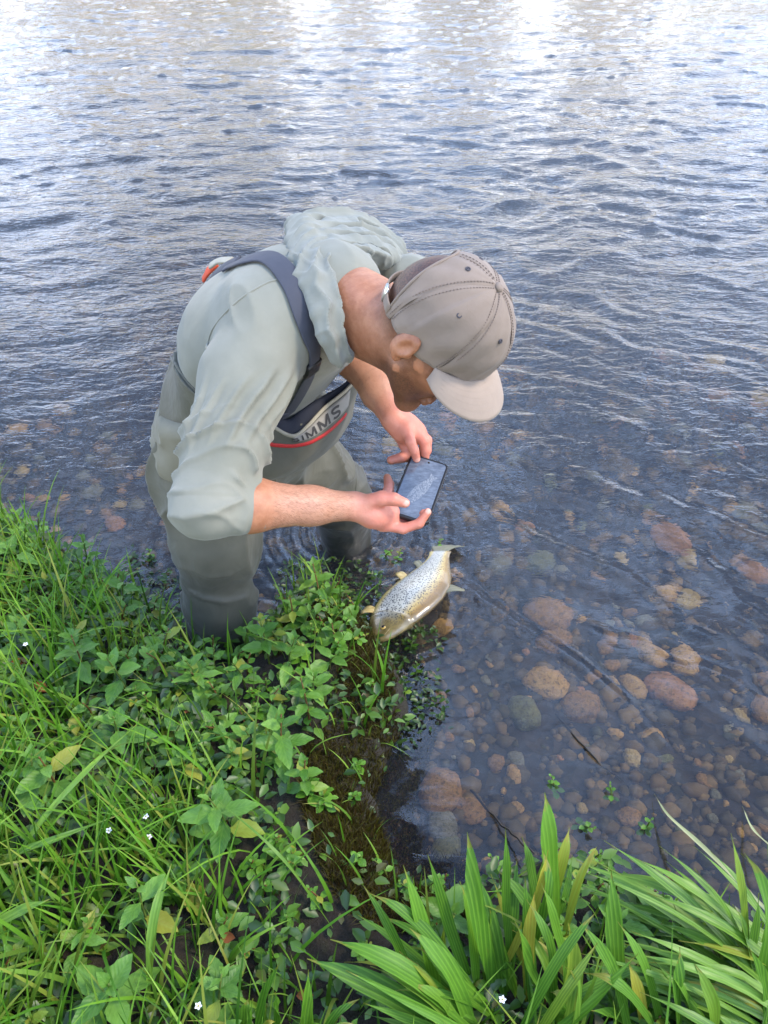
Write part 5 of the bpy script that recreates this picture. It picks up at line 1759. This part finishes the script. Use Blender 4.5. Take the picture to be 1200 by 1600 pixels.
SP_ = [('strap-leaved plant with two long leaves reaching left at the bottom centre', [((735, 1640), (480, 1498), 52), ((770, 1640), (516, 1468), 48), ((690, 1600), (630, 1352), 34), ((760, 1600), (575, 1395), 30), ((745, 1640), (640, 1450), 40)]),
       ('strap-leaved plant with upright leaves left of the tallest one', [((745, 1570), (668, 1335), 30), ((770, 1560), (730, 1300), 38), ((790, 1560), (742, 1358), 46), ((800, 1545), (790, 1292), 20), ((810, 1560), (765, 1420), 34), ((835, 1600), (820, 1370), 30), ((790, 1600), (655, 1480), 40)]),
       ('tallest strap-leaved plant, its leaf tip against the water', [((868, 1470), (851, 1238), 38), ((850, 1480), (780, 1362), 32), ((880, 1640), (888, 1442), 48), ((860, 1600), (822, 1405), 26), ((880, 1600), (805, 1440), 36), ((900, 1560), (845, 1380), 30)]),
       ('strap-leaved plant with a narrow blade crossing to the right at the bottom', [((800, 1640), (932, 1425), 24), ((972, 1600), (955, 1360), 40), ((985, 1640), (905, 1440), 28), ((1010, 1640), (980, 1500), 30), ((1040, 1640), (965, 1440), 26)]),
       ('strap-leaved plant at the lower right corner of the picture', [((1168, 1560), (1142, 1302), 20), ((1165, 1580), (1186, 1395), 32), ((1110, 1640), (1085, 1505), 30), ((1060, 1640), (1062, 1480), 30), ((1200, 1640), (1170, 1480), 30), ((1130, 1640), (1020, 1500), 26)]),
       ('narrow strap-leaved tuft at the bottom edge left of centre', [((400, 1660), (437, 1505), 22), ((465, 1660), (482, 1515), 26), ((430, 1660), (430, 1550), 20), ((380, 1660), (395, 1560), 18)])]
for lab, lv in SP_:
    x, y, z = ground(*lv[0][0])
    pl = thing('strap_leaf_plant', lab, 'plant', (x, y, z), 'strap-leaved plants at the near bank')
    for (b_, t_, w_) in lv:
        px_blade(pl, b_, t_, w_ * .68, M_STRAP if rng.rand() < .93 else M_STRAP2, rng.uniform(.08, .24), rng.uniform(-.12, -.03))
    for _ in range(12):
        b_, t_, w_ = lv[rng.randint(len(lv))]
        px_blade(pl, (b_[0] + rng.uniform(-35, 35), b_[1] + rng.uniform(-20, 20)), (t_[0] + rng.uniform(-70, 90), t_[1] + rng.uniform(20, 130)), rng.uniform(11, 20), (M_STRAP, M_STRAP, M_SEDGE, M_SEDGE, M_STRAP2, M_STRAP)[rng.randint(6)], rng.uniform(.05, .35), rng.uniform(-.10, .03))

SD = [('sedge clump with long blades sweeping left over the water', (1240, 1540), [((900, 1345), 30), ((930, 1362), 24), ((985, 1338), 18), ((890, 1395), 16), ((1040, 1345), 14), ((950, 1420), 24), ((905, 1430), 16), ((1060, 1400), 22), ((1000, 1460), 18), ((1110, 1330), 12), ((880, 1370), 12), ((1010, 1395), 20)]),
      ('sedge clump with flattened blades at the right bottom edge', (1270, 1625), [((940, 1480), 24), ((990, 1500), 18), ((1020, 1440), 24), ((1060, 1470), 20), ((900, 1500), 16), ((1090, 1520), 24), ((960, 1540), 16), ((1120, 1440), 16), ((985, 1455), 18), ((1040, 1530), 22), ((930, 1520), 14)]),
      ('sedge clump fanning low across the lower right grass', (1230, 1690), [((1000, 1550), 20), ((1060, 1560), 22), ((950, 1580), 16), ((1110, 1580), 20), ((1020, 1600), 16), ((1150, 1500), 18), ((1090, 1610), 20)])]
for lab, base, lv in SD:
    x, y, z = ground(*base)
    pl = thing('sedge_clump', lab, 'sedge', (x, y, z), 'sedge clumps at the near bank')
    for (t_, w_) in lv + [((q_[0][0] + rng.uniform(-60, 60), q_[0][1] + rng.uniform(-35, 35)), q_[1] * .8) for q_ in lv]:
        b_ = (base[0] + rng.uniform(-40, 40), base[1] + rng.uniform(-40, 40))
        px_blade(pl, b_, t_, w_ * .8, M_SEDGE, rng.uniform(.10, .20), rng.uniform(-.04, .10), twist=rng.uniform(-.3, .3))

# ---- grass: nobody could count it
def grass(nm, n_, xr, yr, sr, Lr, wr, seed, cols, keep=None):
    g = np.random.RandomState(seed)
    x = g.uniform(*xr, n_); y = g.uniform(*yr, n_)
    cl = fbm(np.stack([x * 6, y * 6, x * 0], 1), seed, 2)
    s_ = bank_s(x, y)
    m = (s_ > sr[0]) & (s_ < sr[1]) & (cl + g.uniform(-.5, .5, n_) > -.15)
    x, y, cl = x[m], y[m], cl[m]; s_ = s_[m]
    if keep is not None:
        k = keep(x, y, g)
        for kx, ky in KEYPOS: k &= ((x - kx) ** 2 + (y - ky + .02) ** 2 > .062 ** 2) | (g.rand(len(x)) < .12)
        x, y, cl, s_ = x[k], y[k], cl[k], s_[k]
    z = np.maximum(bank_z(x, y, s_), -.02) - .005
    n_ = len(x)
    L = g.uniform(*Lr, n_) * (.7 + .6 * g.rand(n_)); w = g.uniform(*wr, n_)
    a = g.uniform(0, 2 * math.pi, n_) * .75 + 2.2 * cl; lean = g.uniform(.08, .8, n_)
    d = np.stack([np.cos(a), np.sin(a), np.zeros(n_)], 1); sd = np.stack([-np.sin(a), np.cos(a), np.zeros(n_)], 1)
    seg = 6; V = []
    for j in range(seg):
        t = j / seg
        c = np.stack([x, y, z], 1) + d * (L * lean * (t ** 1.7))[:, None] + np.array([0, 0, 1.0]) * (L * (t - .42 * lean * t ** 2.4))[:, None]
        ww = (w * (1 - t ** 1.6) * .5 + .0002)[:, None]
        tw = (sd + np.array([0, 0, 1.0]) * (.5 * np.sin(a * 3))[:, None])
        V.append(c - tw * ww); V.append(c + tw * ww)
    t = 1.0
    V.append(np.stack([x, y, z], 1) + d * (L * lean)[:, None] + np.array([0, 0, 1.0]) * (L * (1 - .42 * lean))[:, None])
    k = len(V); V = np.stack(V, 1).reshape(-1, 3); base = np.arange(n_) * k
    F = []
    for j in range(seg - 1):
        F.append(np.stack([base + 2 * j, base + 2 * j + 1, base + 2 * j + 3, base + 2 * j + 2], 1))
    F.append(np.stack([base + 2 * seg - 2, base + 2 * seg - 1, base + 2 * seg, base + 2 * seg], 1))
    q = np.concatenate(F[:-1]); tri = F[-1][:, :3]
    F = np.concatenate([np.concatenate([q[:, [0, 1, 2]], q[:, [0, 2, 3]]]), tri])
    m_, n, l, b = nt(nm + '_blades')
    gi = n.new('ShaderNodeNewGeometry')
    r1 = ramp(n, l, gi.outputs['Random Per Island'], [(i / (len(cols) - 1), c) for i, c in enumerate(cols)])
    l.new(r1.outputs[0], b.inputs['Base Color']); b.inputs['Roughness'].default_value = .5; b.inputs['Specular IOR Level'].default_value = .22
    tr = n.new('ShaderNodeBsdfTranslucent'); l.new(r1.outputs[0], tr.inputs[0])
    mx = n.new('ShaderNodeMixShader'); mx.inputs[0].default_value = .25
    out = [q_ for q_ in n if q_.type == 'OUTPUT_MATERIAL'][0]
    l.new(b.outputs[0], mx.inputs[1]); l.new(tr.outputs[0], mx.inputs[2]); l.new(mx.outputs[0], out.inputs['Surface'])
    return obj(nm, V, F, m_)
GC = [vg(58, 94, 30), vg(90, 134, 44), vg(118, 158, 60), vg(74, 114, 40), vg(136, 168, 78), vg(100, 144, 50), vg(150, 150, 84)]
def not_edge(x, y, g):
    px = 600 + FPX * x / (y * CP + (CAM_H - .2) * SP)
    py = 800 - FPX * ((y * SP - (CAM_H - .2) * CP) / (y * CP + (CAM_H - .2) * SP))
    bare = (px > 500 - 50 * (py > 1330)) & (px < 640) & (py > 1100) & (py < 1520)
    dense = (px < 330)
    clear = (px > 555) & (px < 730) & (py > 840) & (py < 1035)
    return ~clear & (~bare | (g.rand(len(x)) < .22)) & (dense | (g.rand(len(x)) < .55))
tag(grass('grass', 15000, (-1.75, 1.5), (.05, 2.3), (.02, 9), (.07, .16), (.0028, .0055), 51, GC, not_edge), 'fine green grass growing all over the river bank', 'grass', kind='stuff')
def lower_left(x, y, g):
    px = 600 + FPX * x / (y * CP + (CAM_H - .3) * SP)
    py = 800 - FPX * ((y * SP - (CAM_H - .3) * CP) / (y * CP + (CAM_H - .3) * SP))
    f_ = sstep(1080, 1300, py) * sstep(430, 260, px) + .55 * sstep(240, 60, px) + .05
    return g.rand(len(x)) < f_
tag(grass('tall_grass', 19000, (-1.75, .5), (.02, 2.0), (.03, 9), (.13, .24), (.0045, .0090), 52, [vg(70, 120, 34), vg(96, 146, 46), vg(124, 168, 64), vg(80, 130, 40), vg(140, 176, 80), vg(60, 104, 30), vg(150, 160, 80)], lower_left), 'taller loose grass blades standing over the bank growth at left', 'grass', kind='stuff')
tag(grass('meadow_grass', 9000, (-2.6, 2.6), (-.35, .4), (.02, 9), (.08, .2), (.003, .006), 55, GC), 'rough grass of the bank at the very front', 'grass', kind='stuff')

# ---- ground cover: small leaves filling the gaps
def cover(nm, n_, xr, yr, sr, Lr, hr, seed, mat_cols, keep=None):
    g = np.random.RandomState(seed)
    x = g.uniform(*xr, n_); y = g.uniform(*yr, n_)
    s_ = bank_s(x, y); cl = fbm(np.stack([x * 8, y * 8, x * 0], 1), seed, 2)
    m = (s_ > sr[0]) & (s_ < sr[1]) & (cl + g.uniform(-.4, .4, n_) > -.2)
    x, y, s_ = x[m], y[m], s_[m]
    if keep is not None:
        k = keep(x, y, g); x, y, s_ = x[k], y[k], s_[k]
    n_ = len(x)
    z = np.maximum(bank_z(x, y, s_), -.01) + g.uniform(*hr, n_)
    L = g.uniform(*Lr, n_); a = g.uniform(0, 6.283, n_); e = g.uniform(-.3, .7, n_)
    d = np.stack([np.cos(a) * np.cos(e), np.sin(a) * np.cos(e), np.sin(e)], 1)
    sd = np.stack([-np.sin(a), np.cos(a), g.uniform(-.4, .4, n_)], 1); up_ = np.cross(d, sd)
    C = np.stack([x, y, z], 1); Lc = L[:, None]
    V = np.stack([C, C + d * Lc * .35 + sd * Lc * .26 + up_ * Lc * .06, C + d * Lc * .35 - up_ * Lc * .03, C + d * Lc * .35 - sd * Lc * .26 + up_ * Lc * .06,
                  C + d * Lc * .72 + sd * Lc * .19 + up_ * Lc * .02, C + d * Lc * .72 - up_ * Lc * .06, C + d * Lc * .72 - sd * Lc * .19 + up_ * Lc * .02, C + d * Lc - up_ * Lc * .14], 1)
    T = np.array([(0, 2, 1), (0, 3, 2), (1, 2, 5), (1, 5, 4), (2, 3, 6), (2, 6, 5), (4, 5, 7), (5, 6, 7)])
    F = (T[None] + (np.arange(n_) * 8)[:, None, None]).reshape(-1, 3)
    m_, n, l, b = nt(nm + '_leaves')
    gi = n.new('ShaderNodeNewGeometry')
    r1 = ramp(n, l, gi.outputs['Random Per Island'], [(i / (len(mat_cols) - 1), c) for i, c in enumerate(mat_cols)])
    l.new(r1.outputs[0], b.inputs['Base Color']); b.inputs['Roughness'].default_value = .42
    tr = n.new('ShaderNodeBsdfTranslucent'); l.new(r1.outputs[0], tr.inputs[0])
    mx = n.new('ShaderNodeMixShader'); mx.inputs[0].default_value = .3
    out = [q_ for q_ in n if q_.type == 'OUTPUT_MATERIAL'][0]
    l.new(b.outputs[0], mx.inputs[1]); l.new(tr.outputs[0], mx.inputs[2]); l.new(mx.outputs[0], out.inputs['Surface'])
    return obj(nm, V.reshape(-1, 3), F, m_)
CC_ = [vg(38, 64, 22), vg(66, 104, 34), vg(48, 78, 28), vg(92, 132, 52), vg(58, 90, 34), vg(110, 148, 66), vg(80, 70, 38)]
tag(cover('ground_cover', 52000, (-1.7, 1.4), (.15, 2.2), (-.005, 9), (.014, .036), (.0, .065), 61, CC_, not_edge), 'small leaves of low herbs filling the bank between the plants', 'ground cover', kind='stuff')
tag(cover('margin_weed', 5000, (-.75, .15), (1.0, 1.75), (-.16, .03), (.010, .022), (.0, .03), 62, [vg(34, 56, 22), vg(58, 88, 34), vg(44, 66, 24), vg(84, 116, 48)], lambda x, y, g: (x < -.46) | (x > -.30)), 'dark small-leaved weed matted along the water margin', 'water weed', kind='stuff')

# ---- moss and rootlets on the cut edge
m_moss = leaf_mat('moss', vg(62, 62, 22), vg(110, 112, 46), veins=2, vein_amt=.1, rough=.9, trans=.2)
tag(grass('moss', 110000, (-.25, .18), (.55, 1.40), (-.085, .15), (.010, .030), (.0012, .0026), 71, [vg(46, 34, 20), vg(74, 70, 28), vg(58, 46, 24), vg(96, 92, 36), vg(36, 28, 18), vg(80, 60, 34)]), 'brown-green moss and rootlets on the cut bank edge', 'moss', kind='stuff')

# ---- odds and ends
m_dead = simple_mat('dead_leaf', vg(140, 78, 44), .8, 60, .3)
DEAD = [(75, 1082, .034, 'curled rust-red dead leaf in the growth at far left'), (146, 1452, .030, 'orange-brown dead leaf standing in long grass'), (345, 1465, .028, 'dull brown dead leaf at the edge of the bare soil'), (40, 1036, .03, 'pale brown dead leaf above the rust-red one'), (490, 1555, .026, 'orange dead leaf on dark soil at the bottom'), (300, 1110, .02, 'small red dead leaf under the grass at bank centre')]
DL = leaf_mesh('dead_leaf', .6, m_dead, 4, 6, .5, -.35, .5, .08)
for (px, py, L, lab) in DEAD:
    x, y, z = ground(px, py, .05)
    o = link('dead_leaf', DL, None, (x, y, z + .05), (rng.uniform(-.6, .6), rng.uniform(-.6, .6), rng.uniform(0, 6)), (L, L, L)); tag(o, lab, 'dead leaf', 'dead leaves on the bank')
m_white = simple_mat('petal_white', (.8, .8, .8), .6, 60, .05)
m_yel = simple_mat('flower_centre', vg(190, 170, 60), .6, 60, .1)
def flower(px, py, lab, h=.10, r=.006):
    x, y, z = ground(px, py, h)
    fl_ = thing('white_flower', lab, 'flower', (x, y, z), 'tiny white flowers on the bank')
    top = np.array([x, y, z + h])
    v, f = tube([np.array([x, y, z]), top], .0008, 4); obj('stem', v, f, M_STEM, fl_)
    for k in range(5):
        a = k * 2 * math.pi / 5; d = np.array([math.cos(a), math.sin(a), .25]); s_ = np.array([-math.sin(a), math.cos(a), 0])
        obj('petal', [top, top + d * r * .6 + s_ * r * .35, top + d * r, top + d * r * .6 - s_ * r * .35], [(0, 1, 2, 3)], m_white, fl_)
    v, f = tube([top, top + np.array([0, 0, .0012])], .0014, 6); obj('flower_centre', v, f, m_yel, fl_)
for (px, py, lab) in ((228, 1276, 'white flower between the two lower mint plants'), (170, 1298, 'white flower left of the middle mint plant'), (233, 1308, 'lowest of the white flowers in the middle grass'), (310, 1572, 'white flower at the bottom beside the low mint'), (785, 1562, 'white flower among the strap leaves'), (40, 1007, 'white flower near the left edge')):
    flower(px, py, lab)
m_twig = simple_mat('wet_twig', vg(44, 32, 24), .4, 60, .3)
for (pts, lab) in (([(868, 1118, -.012), (905, 1158, .002), (940, 1195, .001), (980, 1228, -.02)], 'dark wet twig floating among the small stones'), ([(735, 1236, -.02), (775, 1280, .006), (835, 1335, .05)], 'dark twig slanting into the water behind the strap leaves')):
    P = bez([W(a, b_, z=c_) for a, b_, c_ in pts], 16) + rng.randn(16, 3) * .0015
    v, f = tube(P, list(np.linspace(.0032, .0016, 16)), 6); tag(obj('twig', v, f, m_twig), lab, 'twig', 'twigs in the shallows')
m_dry = leaf_mat('dry_blade', vg(170, 172, 150), vg(206, 206, 190), veins=2, vein_amt=.2, parallel=True, rough=.5)
for (pts, w_, lab) in (([(1022, 1240, .01), (1045, 1275, .05), (1100, 1325, .10), (1200, 1425, .16), (1290, 1520, .2)], .009, 'pale dry reed blade arching from the water to the right edge'), ([(1160, 1260, .0), (1180, 1300, .04), (1240, 1350, .12)], .005, 'thin pale reed at the right edge above the water')):
    P = [W(a, b_, z=c_) for a, b_, c_ in pts]
    pl = thing('dry_reed', lab, 'reed', tuple(P[-1]), 'dry reeds over the water')
    blade(pl, 'leaf', P[::-1], w_, m_dry, 3, 16, .3)
# arching single blades that cross the bank at left
for (pts, w_, lab) in (([(-30, 1420, .10), (60, 1290, .22), (140, 1200, .25), (218, 1128, .18)], .011, 'long pale green blade arching across the left bank'), ([(-40, 1420, .10), (20, 1340, .2), (90, 1310, .22), (190, 1272, .20)], .012, 'broad pale blade bending right at the left edge'), ([(-60, 1480, .2), (20, 1430, .22), (78, 1405, .23)], .018, 'wide dark blade poking in from the left edge'),
                       ([(520, 1450, .06), (440, 1340, .2), (340, 1250, .24)], .005, 'thin long grass stalk leaning over the bank centre'), ([(230, 1590, .1), (240, 1440, .2), (268, 1350, .22)], .015, 'upright broad blade among grass at lower left')):
    P = [W(a, b_, z=c_ + .12) for a, b_, c_ in pts]
    pl = thing('long_blade', lab, 'grass blade', tuple(P[0]), 'single long blades on the bank')
    blade(pl, 'leaf', P, w_, M_SEDGE, 4, 16, .3)

# ---- tell look-alike plants apart by their order from the left
ORD = ['leftmost', 'second', 'third', 'fourth', 'fifth', 'sixth', 'seventh', 'eighth', 'ninth', 'tenth', 'eleventh', 'twelfth', 'thirteenth', 'fourteenth', 'fifteenth', 'sixteenth', 'seventeenth', 'eighteenth', 'nineteenth', 'twentieth', 'twenty-first', 'twenty-second', 'twenty-third', 'twenty-fourth']
NUM = ['', 'one', 'two', 'three', 'four', 'five', 'six', 'seven', 'eight', 'nine', 'ten', 'eleven', 'twelve', 'thirteen', 'fourteen', 'fifteen', 'sixteen', 'seventeen', 'eighteen', 'nineteen', 'twenty', 'twenty-one', 'twenty-two', 'twenty-three', 'twenty-four']
same = {}
for o in scene.objects:
    if o.parent is None and o.name.split('.')[0] in ('mint_plant', 'cress_plant'):
        same.setdefault(o['label'], []).append(o)
for lab, lst in same.items():
    if 1 < len(lst) <= 24:
        lst.sort(key=lambda o: to_px(*o.location)[0])
        for i, o in enumerate(lst):
            w_ = 'leftmost' if i == 0 else 'rightmost' if i == len(lst) - 1 else ORD[i] + ' from left'
            o['label'] = '%s, %s of %s' % (lab, w_, NUM[len(lst)])
